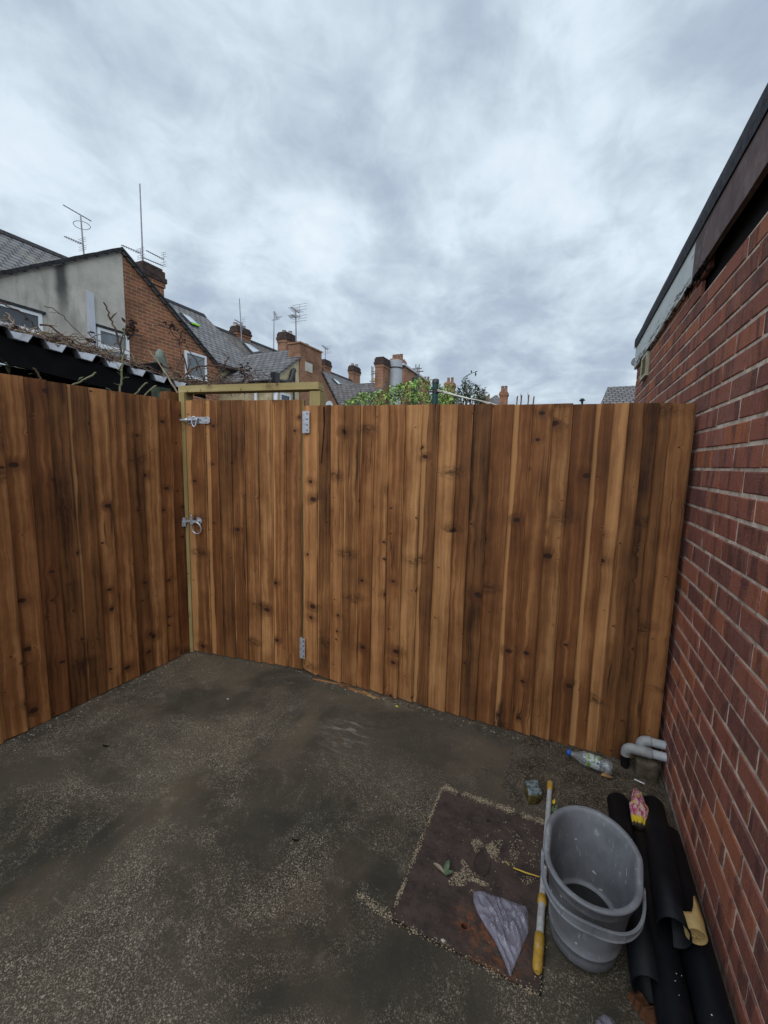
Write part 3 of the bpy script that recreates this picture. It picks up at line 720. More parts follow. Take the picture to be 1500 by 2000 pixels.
def board(m, y0, y1, xa, xb, zt, zb, n=40, rag=0.012):
    """fascia board with a ragged, rotted lower edge"""
    ps = []
    for i in range(n + 1):
        y = y0 + (y1 - y0) * i / n
        ps.append((y, zb + rag * max(0, noise.noise((y * 5, 3.3, 1)) + 0.15) + rag * 0.6 * abs(noise.noise((y * 23, 1.3, 1)))))
    for i in range(n):
        (ya, za), (yb, zb_) = ps[i], ps[i + 1]
        v = [(xa, ya, za), (xa, yb, zb_), (xa, yb, zt), (xa, ya, zt), (xb, ya, za), (xb, yb, zb_), (xb, yb, zt), (xb, ya, zt)]
        fs = [(0, 3, 2, 1), (0, 1, 5, 4), (4, 5, 6, 7), (3, 7, 6, 2)]
        if i == 0: fs.append((0, 4, 7, 3))
        if i == n - 1: fs.append((1, 2, 6, 5))
        m.add(v, fs)
YJ = 2.53
m = MB(); board(m, -3.0, YJ, 0.476, 0.496, 2.56, 2.366, 60, 0.006); m.build('fascia', BROWNB, bb, label='faded brown fascia board')
m = MB(); board(m, YJ + 0.004, WEND + 0.02, 0.478, 0.497, 2.56, 2.352, 50, 0.02); m.build('fascia', PEEL, bb, label='white fascia board with peeling paint')
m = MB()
m.box((0.530, -3.0, 2.252), (0.60, 2.556, 2.54)); m.box((0.53, 2.556, WTOP + 0.001), (0.60, WEND - 0.03, 2.54)); m.build('soffit_shade', VOID, bb)  # recessed black board, its colour standing for deep shade under the fascia
m = MB()
for i in range(46):                                  # rotted splinters hanging at the joint
    y = YJ - 0.25 + 0.42 * rr.random() ** 0.7; z = 2.37 + rr.uniform(-0.01, 0.02); l = rr.uniform(0.02, 0.07)
    m.tube([(0.485 + rr.uniform(-0.008, 0.02), y, z), (0.485 + rr.uniform(-0.01, 0.02), y + rr.uniform(-0.06, 0.06), z - l * rr.uniform(0.2, 0.9))], [0.005, 0.001], 5)
tag(m.build('rotten_wood', VOID, bb), kind='stuff')
m = MB()
prof = [(0.470, 2.546), (0.466, 2.59), (0.468, 2.628), (0.478, 2.642), (0.62, 2.634), (3.2, 2.65), (3.2, 2.565), (0.60, 2.565), (0.475, 2.563), (0.474, 2.548)]
rings = []
for i in range(61):
    y = -3.0 + (WEND + 0.045 + 3.0) * i / 60
    rings.append([Vector((px + 0.003 * noise.noise((y * 3, q, 0)), y, pz + 0.005 * noise.noise((y * 1.3, q * 0.2, 5)))) for q, (px, pz) in enumerate(prof)])
m.loft(rings, smooth=False); m.add(rings[0], [tuple(range(10))]); m.add(rings[-1], [tuple(range(10))[::-1]])
m.build('roof', FELT, bb)
m = MB(); m.tube([(0.487, WEND + 0.021, 2.43), (0.487, WEND + 0.05, 2.43), (0.487, WEND + 0.075, 2.43)], [0.036, 0.036, 0.026], 14)
m.build('gutter_stop', simple('mauve_grey_plastic', (0.26, 0.25, 0.29), 0.5), bb)
# louvred vent
va, vb = at_x(1254, 740, WX), at_x(1268, 695, WX)
m = MB(); vy0, vy1, vz0, vz1 = 3.80, 4.06, 2.165, 2.345
VENT = simple('cream_plastic', (0.46, 0.43, 0.30), 0.5)
for a, b in (((vy0, vz0), (vy1, vz0 + 0.02)), ((vy0, vz1 - 0.02), (vy1, vz1)), ((vy0, vz0 + 0.02), (vy0 + 0.02, vz1 - 0.02)), ((vy1 - 0.02, vz0 + 0.02), (vy1, vz1 - 0.02))):
    m.box((WX - 0.022, a[0], a[1]), (WX + 0.001, b[0], b[1]))
nl = 6
for i in range(nl):
    z = vz0 + 0.02 + (vz1 - vz0 - 0.04) * (i + 0.5) / nl
    m.obox((WX - 0.011, (vy0 + vy1) / 2, z), (0.009, 0, -0.006), (0, (vy1 - vy0) / 2 - 0.02, 0), (0.001, 0, 0.0015))
m.build('vent', VENT, bb)

# ------------------------------------------------------------------ manhole cover
def rust():
    t = NT('rusted_cast_iron', 0.8, 0.3); p = t.pos()
    c = t.mix(t.step(t.noise(p, 14, 6, 0.7), 0.3, 0.7), (0.030, 0.021, 0.018), (0.068, 0.046, 0.037))
    for ctr, r in (((-0.201, 1.16, 0), 0.07), ((-0.10, 1.13, 0), 0.14)):
        dd = t.n('VectorMath', {0: p, 1: ctr}, operation='DISTANCE').outputs['Value']
        g = t.math('MULTIPLY', t.math('SUBTRACT', 1.0, t.step(dd, r * 0.15, r)), t.step(t.noise(p, 40, 5, 0.7), 0.42, 0.66))
        c = t.mix(t.math('MULTIPLY', g, 0.75), c, (0.20, 0.062, 0.018))
    c = t.mix(t.math('MULTIPLY', t.step(t.noise(t.mapv(p, (1, 1, 1), (3, 8, 1)), 30, 6, 0.75), 0.58, 0.7), 0.35), c, (0.17, 0.13, 0.10))
    t.base(c)
    q = t.sep(t.mapv(p, (38, 38, 1), (0, 0, 0), (0, 0, 0.785)))
    tread = t.math('MULTIPLY', t.math('SINE', t.math('MULTIPLY', q[0], 3.1416)), t.math('SINE', t.math('MULTIPLY', q[1], 3.1416)))
    t.bump(t.math('ADD', t.math('MULTIPLY', t.step(tread, 0.35, 0.6), 0.6), t.noise(p, 70, 5, 0.7)), 0.6, 0.004)
    return t.m
RUST = rust()
mc = empty('manhole_cover', ((MH[0] + MH[1]) / 2, (MH[2] + MH[3]) / 2, 0), 'rusty brown rectangular manhole cover set in the concrete beside the grey bucket', 'manhole cover')
bm = bmesh.new()
def loop(pts):
    vs_ = [bm.verts.new(p) for p in pts]; return vs_, [bm.edges.new((vs_[i], vs_[(i + 1) % len(vs_)])) for i in range(len(vs_))]
ZT = -0.001
outer = []
rr = random.Random(3)
cs = [(MH[0], MH[2]), (MH[1], MH[2]), (MH[1], MH[3]), (MH[0], MH[3])]
for i in range(4):
    a, b = cs[i], cs[(i + 1) % 4]
    for k in range(12): outer.append((a[0] + (b[0] - a[0]) * k / 12 + rr.uniform(-0.0015, 0.0015), a[1] + (b[1] - a[1]) * k / 12 + rr.uniform(-0.0015, 0.0015), ZT))
ov, oe = loop(outer)
holes = []; he = []
for hx, hy, ra, rb in ((-0.201, 1.139, 0.011, 0.009), (-0.199, 1.56, 0.010, 0.008)):
    v_, e_ = loop([(hx + ra * math.cos(R(a)), hy + rb * math.sin(R(a)), ZT) for a in range(0, 360, 24)]); holes.append(v_); he += e_
bmesh.ops.triangle_fill(bm, use_beauty=True, edges=oe + he)
for f in bm.faces:
    if f.normal.z < 0: f.normal_flip()
for vs_ in [ov] + holes:
    dn = [bm.verts.new((v.co.x, v.co.y, -0.028)) for v in vs_]
    for i in range(len(vs_)):
        j = (i + 1) % len(vs_); bm.faces.new((vs_[i], dn[i], dn[j], vs_[j]))
me = bpy.data.meshes.new('cover_plate'); bm.to_mesh(me); bm.free(); me.materials.append(RUST)
o = bpy.data.objects.new('cover_plate', me); COL.objects.link(o); o.parent = mc; o.location = -mc.location
m = MB(); m.face([(MH[0], MH[2], -0.0275), (MH[1], MH[2], -0.0275), (MH[1], MH[3], -0.0275), (MH[0], MH[3], -0.0275)]); m.build('chamber', VOID, mc)
m = MB()                                              # oval raised boss round the lifting key
ring = []
for r_, z_ in ((1.0, 0.0), (1.0, 0.0035), (0.9, 0.0042), (0.84, 0.001)):
    ring.append([Vector((-0.190 + 0.030 * r_ * math.cos(R(a)), 1.368 + 0.052 * r_ * math.sin(R(a)), ZT + z_)) for a in range(0, 360, 12)])
m.loft(ring, smooth=False); m.build('key_boss', RUST, mc)

# ------------------------------------------------------------------ loose grit, chips and litter
GRIT = (lambda t: (t.base(t.ramp(t.n('SeparateColor', {0: t.attr()}).outputs[0], [(0.0, (0.10, 0.075, 0.05)), (0.35, (0.22, 0.17, 0.105)), (1.0, (0.42, 0.355, 0.25))])), t.m)[1])(NT('cream_grit', 0.9, 0.2))
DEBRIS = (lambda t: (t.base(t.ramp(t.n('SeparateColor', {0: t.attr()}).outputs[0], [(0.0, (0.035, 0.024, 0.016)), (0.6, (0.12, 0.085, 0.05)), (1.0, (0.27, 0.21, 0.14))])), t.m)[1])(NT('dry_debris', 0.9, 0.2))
CHIP = (lambda t: (t.base(t.ramp(t.n('SeparateColor', {0: t.attr()}).outputs[0], [(0.0, (0.10, 0.09, 0.078)), (0.6, (0.20, 0.185, 0.16)), (1.0, (0.40, 0.385, 0.35))])), t.m)[1])(NT('stone_chip', 0.9, 0.2))
def pebble(m, x, y, z, s, rnd, flat=0.6, el=1.0):
    a = rnd.uniform(0, 6.28); ca, sa = math.cos(a), math.sin(a)
    v = []
    for dx, dy, dz in ((1, 0, 0), (0, 1, 0), (-1, 0, 0), (0, -1, 0), (0, 0, 1), (0, 0, -1)):
        q = rnd.uniform(0.75, 1.2) * s; dx, dy, dz = dx * q * el, dy * q, dz * q * flat
        v.append((x + dx * ca - dy * sa, y + dx * sa + dy * ca, z + dz + s * flat * 0.6))
    m.add(v, [(0, 1, 4), (1, 2, 4), (2, 3, 4), (3, 0, 4), (1, 0, 5), (2, 1, 5), (3, 2, 5), (0, 3, 5)], 0, (rnd.random(), 0, 0, 1))
rg = random.Random(21); m = MB()
def along(a, b, n, wd, off, dens=1.0, s=(0.0012, 0.003)):
    for _ in range(n):
        q = rg.random(); cl = noise.noise((q * 9, a[0] * 3 + a[1] * 5, 1)) 
        if rg.random() > dens * (0.55 + 0.9 * cl): continue
        nx, ny = -(b[1] - a[1]), b[0] - a[0]; L = math.hypot(nx, ny); w_ = rg.gauss(off, wd)
        x = a[0] + (b[0] - a[0]) * q + nx / L * w_; y = a[1] + (b[1] - a[1]) * q + ny / L * w_
        z = ZT if in_mh(x, y, 0.0) else max(cz(x, y), -0.006)
        pebble(m, x, y, z - 0.0005, rg.uniform(*s), rg)
c00, c10, c11, c01 = (MH[0], MH[2]), (MH[1], MH[2]), (MH[1], MH[3]), (MH[0], MH[3])
along(c01, c11, 2000, 0.009, 0.005, 1.1); along(c00, c01, 1300, 0.004, 0.002, 0.9); along(c00, c10, 650, 0.006, -0.003, 0.8); along(c10, c11, 700, 0.008, 0.004, 0.8)
def blob(cx, cy, rx, ry, n, s=(0.001, 0.0026)):
    for _ in range(n):
        a = rg.uniform(0, 6.28); r_ = rg.random() ** 0.6
        x = cx + rx * r_ * math.cos(a); y = cy + ry * r_ * math.sin(a)
        if noise.noise((x * 28, y * 28, 4)) < -0.05 + 0.5 * r_ - 0.25: continue
        if math.hypot((x + 0.190) / 0.030, (y - 1.368) / 0.052) < 0.95: continue
        pebble(m, x, y, ZT - 0.0004, rg.uniform(*s), rg)
blob(-0.195, 1.435, 0.050, 0.045, 800); blob(-0.145, 1.45, 0.08, 0.06, 550); blob(-0.235, 1.305, 0.045, 0.06, 650); blob(-0.25, 1.27, 0.06, 0.03, 300); blob(-0.18, 1.295, 0.04, 0.012, 300)
blob(-0.06, 1.5, 0.13, 0.11, 500); blob(-0.2, 1.35, 0.2, 0.25, 220); blob(-0.02, 1.38, 0.05, 0.04, 200)
along((-0.56, 1.085), c00, 350, 0.008, 0.0, 1.0)
tag(m.build('grit', GRIT), kind='stuff')
m = MB(); n_ = 0
for _ in range(5200):
    x = rg.uniform(-2.4, 0.46); y = rg.uniform(0.55, 2.18)
    if in_mh(x, y, 0.0): continue
    if noise.noise((x * 1.9, y * 1.9, 7)) + 0.35 * noise.noise((x * 7, y * 7, 2)) < rg.uniform(-0.15, 0.5): continue
    pebble(m, x, y, cz(x, y) - 0.0012, rg.uniform(0.0008, 0.0021) if rg.random() < 0.95 else rg.uniform(0.002, 0.0045), rg, 0.4, rg.uniform(1, 1.8))
for _ in range(420):                                  # along the foot of the fences
    if rg.random() < 0.5: x, y = LX + 0.02 + abs(rg.gauss(0, 0.05)), rg.uniform(0.9, 2.05)
    else: x, y = rg.uniform(-1.5, 0.2), FY - 0.03 - abs(rg.gauss(0, 0.03))
    pebble(m, x, y, cz(x, y) - 0.001, rg.uniform(0.0015, 0.005), rg, 0.5, 1.4)
tag(m.build('stone_chips', CHIP), kind='stuff')
m = MB()
for _ in range(2600):
    x = rg.uniform(-0.12, 0.49); y = 1.70 + 0.48 * rg.random() ** 0.8
    if soilz(x, y) < cz(x, y) and rg.random() < 0.8: continue
    z = max(soilz(x, y), cz(x, y))
    if rg.random() < 0.25:
        a = rg.uniform(0, 6.28); l = rg.uniform(0.006, 0.03)
        m.tube([(x, y, z + 0.001), (x + l * math.cos(a), y + l * math.sin(a), z + rg.uniform(0.001, 0.006))], [rg.uniform(0.0006, 0.0014)] * 2, 4, 0, (rg.random(), 0, 0, 1), smooth=False)
    else: pebble(m, x, y, z - 0.001, rg.uniform(0.001, 0.0038), rg, 0.4, rg.uniform(1, 2.2))
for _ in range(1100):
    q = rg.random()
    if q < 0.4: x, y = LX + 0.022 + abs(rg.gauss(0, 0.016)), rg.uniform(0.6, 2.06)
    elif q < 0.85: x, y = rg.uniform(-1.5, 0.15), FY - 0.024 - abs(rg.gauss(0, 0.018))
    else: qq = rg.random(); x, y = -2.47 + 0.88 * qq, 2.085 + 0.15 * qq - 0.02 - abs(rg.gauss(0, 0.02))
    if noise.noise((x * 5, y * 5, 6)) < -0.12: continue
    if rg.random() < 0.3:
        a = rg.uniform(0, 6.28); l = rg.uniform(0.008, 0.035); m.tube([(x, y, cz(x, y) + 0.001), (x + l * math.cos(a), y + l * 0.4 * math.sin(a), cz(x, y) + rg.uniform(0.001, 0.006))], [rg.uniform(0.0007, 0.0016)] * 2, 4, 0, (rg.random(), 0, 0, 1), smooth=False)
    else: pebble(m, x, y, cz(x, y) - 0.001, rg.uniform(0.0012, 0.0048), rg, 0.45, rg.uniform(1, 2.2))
for _ in range(260):
    y = rg.uniform(1.0, 1.8); x = 0.497 - abs(rg.gauss(0, 0.008)); pebble(m, x, y, rg.uniform(0, 0.012), rg.uniform(0.001, 0.004), rg)
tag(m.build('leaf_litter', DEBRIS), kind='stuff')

# ------------------------------------------------------------------ bucket
def plastic(name, c, rough=0.5, scuff=0.5):
    t = NT(name, rough, 0.45); p = t.pos()
    k = t.mix(t.step(t.noise(p, 9, 5, 0.65), 0.3, 0.7), tuple(x * 0.75 for x in c), tuple(x * 1.2 for x in c))
    sc = t.math('MULTIPLY', t.step(t.noise(t.mapv(p, (70, 70, 18)), 1, 5, 0.75), 0.58, 0.68), scuff)
    k = t.mix(sc, k, tuple(min(1, x * 2.2 + 0.03) for x in c))
    k = t.mix(t.math('MULTIPLY', t.step(t.noise(p, 5, 6, 0.7), 0.52, 0.75), 0.4), k, (0.05, 0.046, 0.04))
    t.base(k); t.rough(t.math('MULTIPLY_ADD', t.noise(p, 40, 4), 0.3, rough - 0.15)); t.bump(t.noise(p, 130, 3), 0.15, 0.002); return t.m
GREYP = plastic('grey_bucket_plastic', (0.175, 0.18, 0.193), 0.45, 0.6)
PAINTW = simple('white_paint_splash', (0.62, 0.62, 0.60), 0.6)
BC = Vector((0.143, 1.258, 0.012))
bk = empty('mop_bucket', (BC.x, BC.y, 0.0), 'empty grey plastic mop bucket with an uneven rim and its handle hanging in front', 'bucket')
NB = 72
def rimz(a):                                          # the far half of the rim stands higher, with a step at the handle lugs
    s_ = math.sin(a); q = (s_ + 0.10) / 0.26; q = max(0, min(1, q)); q = q * q * (3 - 2 * q)
    return 0.252 + 0.052 * q + 0.008 * max(0, s_) + 0.004 * max(0, -s_)
def bring(t_, dr=0.0, dz=0.0, fz_=None):
    """ring at height fraction t_ (0 floor .. 1 rim)"""
    out = []
    for k in range(NB):
        a = 2 * math.pi * k / NB; A_ = 0.093 + 0.026 * t_ + dr; B_ = 0.096 + 0.040 * t_ + dr
        if math.sin(a) < 0: B_ = 0.096 + 0.034 * t_ + dr
        z = (rimz(a) if fz_ is None else 0) * t_ + dz
        out.append(Vector((BC.x - 0.006 * (1 - t_) + A_ * math.cos(a), BC.y + B_ * math.sin(a), BC.z + z)))
    return out
m = MB(); rings = []
rings.append([BC + (p - BC) * 0.02 for p in bring(0.0)]); rings.append(bring(0.0, -0.012)); rings.append(bring(0.0, -0.004, 0.002)); rings.append(bring(0.03))
for t_ in (0.12, 0.2): rings.append(bring(t_))
rings.append(bring(0.205, 0.0022)); rings.append(bring(0.218, 0.0022)); rings.append(bring(0.223))
for t_ in (0.35, 0.5, 0.65, 0.8, 0.83): rings.append(bring(t_))
rings.append(bring(0.832, 0.005)); rings.append(bring(0.85, 0.006)); rings.append(bring(0.97, 0.006)); rings.append(bring(0.975, 0.011)); rings.append(bring(0.985, 0.014)); rings.append(bring(1.0, 0.0145, 0.001)); rings.append(bring(1.0, 0.012, 0.004)); rings.append(bring(1.0, 0.001, 0.004)); rings.append(bring(0.99, -0.004, 0.0))
for t_ in (0.9, 0.75, 0.6, 0.45, 0.3): rings.append(bring(t_, -0.0045))
rings.append(bring(0.275, -0.005)); rings.append(bring(0.265, -0.013))
m.loft(rings); rings = [bring(0.265, -0.013), bring(0.258, -0.015)]; m.loft(rings); rings = [bring(0.258, -0.015)]; rings.append(bring(0.05, -0.013)); rings.append(bring(0.03, -0.016))
rings.append([Vector((BC.x - 0.006 + (p.x - BC.x) * 0.02, BC.y + (p.y - BC.y) * 0.02, BC.z + 0.008)) for p in bring(0.0)])
m.loft(rings, 1); m.add(rings[-1], [tuple(range(NB))], 1)
body = m.build('body', [GREYP, plastic('dark_bucket_floor', (0.05, 0.05, 0.052), 0.6, 0.2)], bk)  # second plastic is darker, for the floor and the wall below the ledge
# handle lugs
hl = []
for sx in (-1, 1):
    a = math.pi if sx < 0 else 0.0
    p = Vector((BC.x + sx * 0.123, BC.y - 0.006, 0.245)); hl.append(p)
    m = MB(); m.obox(p, (0.006, 0, 0), (0, 0.017, 0), (0, 0, 0.024)); m.tube([p - Vector((sx * 0.002, 0, 0)), p + Vector((sx * 0.016, 0, 0))], 0.008, 12)
    m.build('lug', GREYP, bk, bevel=0.004)
# handle: flat strap, hanging forward against the body
m = MB(); path = []
for k in range(41):
    q = k / 40; a = math.pi * (1 + q)
    rx = 0.135; ry = 0.144
    x = BC.x + rx * (abs(math.cos(a)) ** 0.72) * math.copysign(1, math.cos(a)); f = abs(math.sin(a)) ** 0.85
    path.append(Vector((x, BC.y - 0.006 - ry * f, 0.243 - 0.027 * f)))
rings = []
for i, p in enumerate(path):
    t_ = (path[min(i + 1, 40)] - path[max(i - 1, 0)]).normalized(); up = Vector((0, 0, 1)); n_ = up.cross(t_).normalized(); up = t_.cross(n_).normalized()
    q = i / 40; hh = 0.0085 + 0.007 * math.exp(-((q - 0.5) / 0.2) ** 2); th = 0.0042
    rings.append([p + n_ * th + up * hh, p - n_ * th + up * hh, p - n_ * th + up * (hh - 0.003), p - n_ * 0.0006 + up * (hh - 0.0035), p - n_ * 0.0006 - up * (hh - 0.0035), p - n_ * th - up * (hh - 0.003), p - n_ * th - up * hh, p + n_ * th - up * hh])
m.loft(rings, smooth=False); m.add(rings[0], [tuple(range(8))[::-1]]); m.add(rings[-1], [tuple(range(8))])
for q in (14, 20, 26):
    p = path[q]; t_ = (path[q + 1] - path[q - 1]).normalized(); n_ = Vector((0, 0, 1)).cross(t_).normalized()
    m.obox(p, t_ * 0.0012, n_ * 0.004, (0, 0, 0.011))
for e in (0, -1): m.tube([path[e] - Vector((0.004, 0, 0)), path[e] + Vector((0.004, 0, 0))], 0.013, 14)
m.build('handle', GREYP, bk, bevel=0.001)
m = MB(); rr = random.Random(4)
def splash(a, t_, inn, l, wd, rot=0.0):
    A_ = 0.093 + 0.026 * t_; B_ = (0.096 + (0.040 if math.sin(a) > 0 else 0.034) * t_); dr = -0.0056 if inn else 0.0012
    pts = []
    for k in range(12):
        b = 2 * math.pi * k / 12; u = (l * math.cos(b) * math.cos(rot) - wd * math.sin(b) * math.sin(rot)) * rr.uniform(0.75, 1.2); v = (l * math.cos(b) * math.sin(rot) + wd * math.sin(b) * math.cos(rot)) * rr.uniform(0.75, 1.2)
        aa = a + u / 0.12; zz = rimz(aa) * t_ + v
        pts.append((BC.x - 0.006 * (1 - t_) + (A_ + dr) * math.cos(aa), BC.y + (B_ + dr) * math.sin(aa), BC.z + zz))
    m.face(pts if not inn else pts[::-1])
splash(R(205), 0.62, False, 0.012, 0.003, 1.9); splash(R(110), 0.70, True, 0.004, 0.003); splash(R(150), 0.5, True, 0.007, 0.002, 1.5); splash(R(75), 0.42, True, 0.008, 0.004, 0.3); splash(R(20), 0.75, True, 0.014, 0.002, 1.3)
splash(R(60), 0.3, True, 0.01, 0.003, -0.4); splash(R(255), 0.35, False, 0.004, 0.003, 0.2); splash(R(228), 0.8, False, 0.003, 0.002)
tag(m.build('paint_splashes', PAINTW, bk), kind='stuff')

# ------------------------------------------------------------------ extension pole
px_ = 0.0205; pz_ = 0.0125
pol = empty('extension_pole', (px_, 1.48, 0), 'thin white paint pole with yellow plastic ends lying between the manhole cover and the bucket', 'pole')
def poleP(y): return Vector((px_ + (1.872 - y) * -0.004, y, pz_ + 0.002))
WPOLE = simple('scuffed_white_pole', (0.40, 0.40, 0.39), 0.5, 0.4, 0.15, 20, dirt=((0.17, 0.15, 0.13), 0.8))
YPL = simple('yellow_plastic', (0.42, 0.24, 0.028), 0.5, 0.4, 0.2, 25, dirt=((0.45, 0.40, 0.30), 0.7))
m = MB(); m.tube([poleP(1.85), poleP(1.325)], 0.0105, 16); m.tube([poleP(1.30), poleP(1.18)], 0.0115, 16); m.build('shaft', WPOLE, pol)
m = MB(); ys = [1.876, 1.872, 1.86, 1.845, 1.822, 1.820]; m.tube([poleP(y) for y in ys], [0.0095, 0.0125, 0.0128, 0.0118, 0.0118, 0.0108], 16); m.build('end_socket', YPL, pol)
m = MB(); ys = [1.328, 1.326, 1.300, 1.298]; m.tube([poleP(y) for y in ys], [0.012, 0.0142, 0.0142, 0.012], 16); m.build('locking_collar', YPL, pol)
m = MB(); ys = [1.205, 1.203, 1.185, 1.16, 1.158, 1.135, 1.133, 1.11, 1.105, 1.10]; m.tube([poleP(y) for y in ys], [0.012, 0.0142, 0.0150, 0.0148, 0.0142, 0.0142, 0.0148, 0.0138, 0.012, 0.008], 16); m.build('grip', YPL, pol)

# ------------------------------------------------------------------ black pipes
BLACKP = simple('dusty_black_pipe', (0.0045, 0.0058, 0.0082), 0.55, 0.2, 0.3, 6, dirt=((0.012, 0.013, 0.0145), 0.6))
def pipe(name, a, b, r, label, group, wall_=0.004, specks=0, jag=False):
    a = Vector(a); b = Vector(b); m = MB(); ax = (b - a).normalized(); s_ = ax.cross(Vector((0, 0, 1))).normalized(); u_ = s_.cross(ax)
    n = 28; rr = random.Random(int(a.x * 1000))
    def ring(p, r_, j=0): return [p + (s_ * math.cos(2 * math.pi * k / n) + u_ * math.sin(2 * math.pi * k / n)) * r_ + ax * (j * (0.004 * math.sin(k * 2.1) + 0.003 * math.sin(k * 5.3))) for k in range(n)]
    J = 1 if jag else 0
    m.loft([ring(a, r - wall_), ring(a, r), ring(a + (b - a) * 0.33, r * 1.004), ring(a + (b - a) * 0.66, r * 0.997), ring(b, r, J), ring(b, r - wall_, J), ring(a, r - wall_)])
    o = m.build(name, BLACKP, None)
    me = o.data
    base = (a + b) / 2; base.z = 0
    for v in me.vertices: v.co -= base
    o.location = base
    tag(o, label, 'pipe', group)
    return o
GP = 'black pipes stacked along the foot of the brick wall'
pipe('plastic_pipe', (0.287, 1.845, 0.046), (0.296, 1.165, 0.046), 0.042, 'shorter black pipe on the ground just right of the grey bucket', GP)
pipe('plastic_pipe', (0.349, 1.665, 0.050), (0.343, 0.55, 0.050), 0.0435, 'long black pipe under the open ended pipe, on the side away from the wall', GP)
pipe('plastic_pipe', (0.440, 1.74, 0.050), (0.436, 0.55, 0.050), 0.0445, 'long black pipe in the bottom layer hard against the brick wall', GP)
pipe('plastic_pipe', (0.412, 1.870, 0.056), (0.3675, 1.282, 0.126), 0.043, 'top black pipe of the stack with its open mouth facing the camera', GP)
m = MB(); rr = random.Random(14)
for _ in range(15):
    k = rr.choice((0.343, 0.436)); a = rr.uniform(0.5, 1.9); y = rr.uniform(0.98, 1.24); r_ = 0.0478
    c = Vector((k + r_ * math.cos(a), y, 0.050 + r_ * math.sin(a))); pebble(m, c.x, c.y, c.z - 0.001, rr.uniform(0.0006, 0.0026), rr, 0.35)
tag(m.build('paint_flakes', PAINTW), kind='stuff')
# torn tan cap lying on the wall-side pipe
TAN = simple('tan_plastic', (0.40, 0.27, 0.105), 0.55, 0.35, 0.15, 12, dirt=((0.22, 0.15, 0.06), 0.5))
cc0 = Vector((0.4215, 1.290, 0.1355)); ca = Vector((0.004, 1, 0.05)).normalized(); cs_ = ca.cross(Vector((0, 0, 1))).normalized(); cu = cs_.cross(ca); cr = 0.027
m = MB(); n = 40
def cring(d_, r_, tear=False):
    out = []
    for k in range(n):
        a = 2 * math.pi * k / n
        dd = d_
        if tear:
            dd = d_ + 0.062 * max(0, math.cos(a - R(35))) ** 2.0 - 0.02 * abs(math.sin(a * 3.0)); dd += 0.03 * max(0, math.cos(a - R(190))) ** 3
            if abs(((a - R(118)) + math.pi) % (2 * math.pi) - math.pi) < 0.35: dd = d_ - 0.012
        out.append(cc0 + (cs_ * math.cos(a) + cu * math.sin(a)) * r_ + ca * dd)
    return out
m.loft([cring(0.0, 0.002), cring(0.001, 0.006), cring(0.0, cr - 0.004), cring(-0.002, cr - 0.002), cring(0.0, cr), cring(0.03, cr), cring(0.034, cr + 0.0015), cring(0.055, cr + 0.001, True), cring(0.055, cr - 0.002, True), cring(0.006, cr - 0.003)])
for k in range(6):
    a = R(60 * k + 15); dvec = cs_ * math.cos(a) + cu * math.sin(a)
    m.tube([cc0 + dvec * 0.003 - ca * 0.0005, cc0 + dvec * 0.016 - ca * 0.0012], [0.0022, 0.0008], 6)
tc = m.build('pipe_cap', TAN); 
base = cc0.copy(); base.z = cc0.z - cr
for v in tc.data.vertices: v.co -= base
tc.location = base
tag(tc, 'torn tan plastic pipe cap with a star mark beside the open black pipe', 'pipe cap')

# ------------------------------------------------------------------ sweet wrapper bag
def wrapper():
    t = NT('printed_foil_wrapper', 0.35, 0.5); loc = t.n('UVMap', uv_map='loc').outputs[0]; l = t.sep(loc)
    c = t.mix(t.step(t.noise(t.mapv(loc, (5, 7, 1)), 1, 5, 0.7, 0.8), 0.46, 0.54), (0.40, 0.025, 0.13), (0.62, 0.45, 0.44))
    c = t.mix(t.step(t.noise(t.mapv(loc, (6, 6, 1), (4, 3, 0)), 1, 4, 0.6, 0.6), 0.56, 0.6), c, (0.62, 0.45, 0.03))
    c = t.mix(t.math('SUBTRACT', 1.0, t.step(t.math('ADD', l[1], t.math('MULTIPLY', t.noise(loc, 5, 3), 0.2)), 0.24, 0.30)), c, (0.72, 0.50, 0.02))
    c = t.mix(t.math('SUBTRACT', 1.0, t.step(t.math('ADD', l[1], t.math('MULTIPLY', t.noise(loc, 7, 3), 0.16)), 0.12, 0.15)), c, (0.03, 0.022, 0.02))
    t.base(c); t.bump(t.noise(loc, 18, 5, 0.7), 0.8, 0.008); return t.m
m = MB(); NU, NV = 16, 26; top = []; 
for layer in (1, -1):
    g = []
    for j in range(NV + 1):
        v = j / NV
        wdt = 0.031 * (1 - v) ** 0.5 + 0.003 if v > 0.45 else 0.026 + 0.008 * math.sin(v * 3)
        ctr = Vector((0.345 + 0.008 * v, 1.700 + 0.195 * v, 0.078 + 0.030 * math.sin(v * 2.6)))
        row = []
        for i in range(NU + 1):
            u = i / NU * 2 - 1
            bulge = 0.016 * (1 - u * u) ** 0.5 * math.sin(math.pi * min(1, v * 0.9 + 0.12))
            cr_ = 0.006 * noise.noise((u * 2.5, v * 7, layer * 4)) + 0.004 * noise.noise((u * 6, v * 15, layer * 4 + 9))
            row.append(ctr + Vector((u * wdt, 0.004 * noise.noise((u * 4, v * 3, 1)) + (0.012 * abs(noise.noise((u * 5, 0, 3))) if j == 0 else 0), layer * (bulge + cr_) if abs(u) < 1 else 0)))
        g.append(row)
    for j in range(NV):
        for i in range(NU):
            q = [g[j][i], g[j][i + 1], g[j + 1][i + 1], g[j + 1][i]]; uv = [(i / NU, j / NV), ((i + 1) / NU, j / NV), ((i + 1) / NU, (j + 1) / NV), (i / NU, (j + 1) / NV)]
            if layer < 0: q.reverse(); uv.reverse()
            m.face(q, 0, uv=uv, uv2=uv)
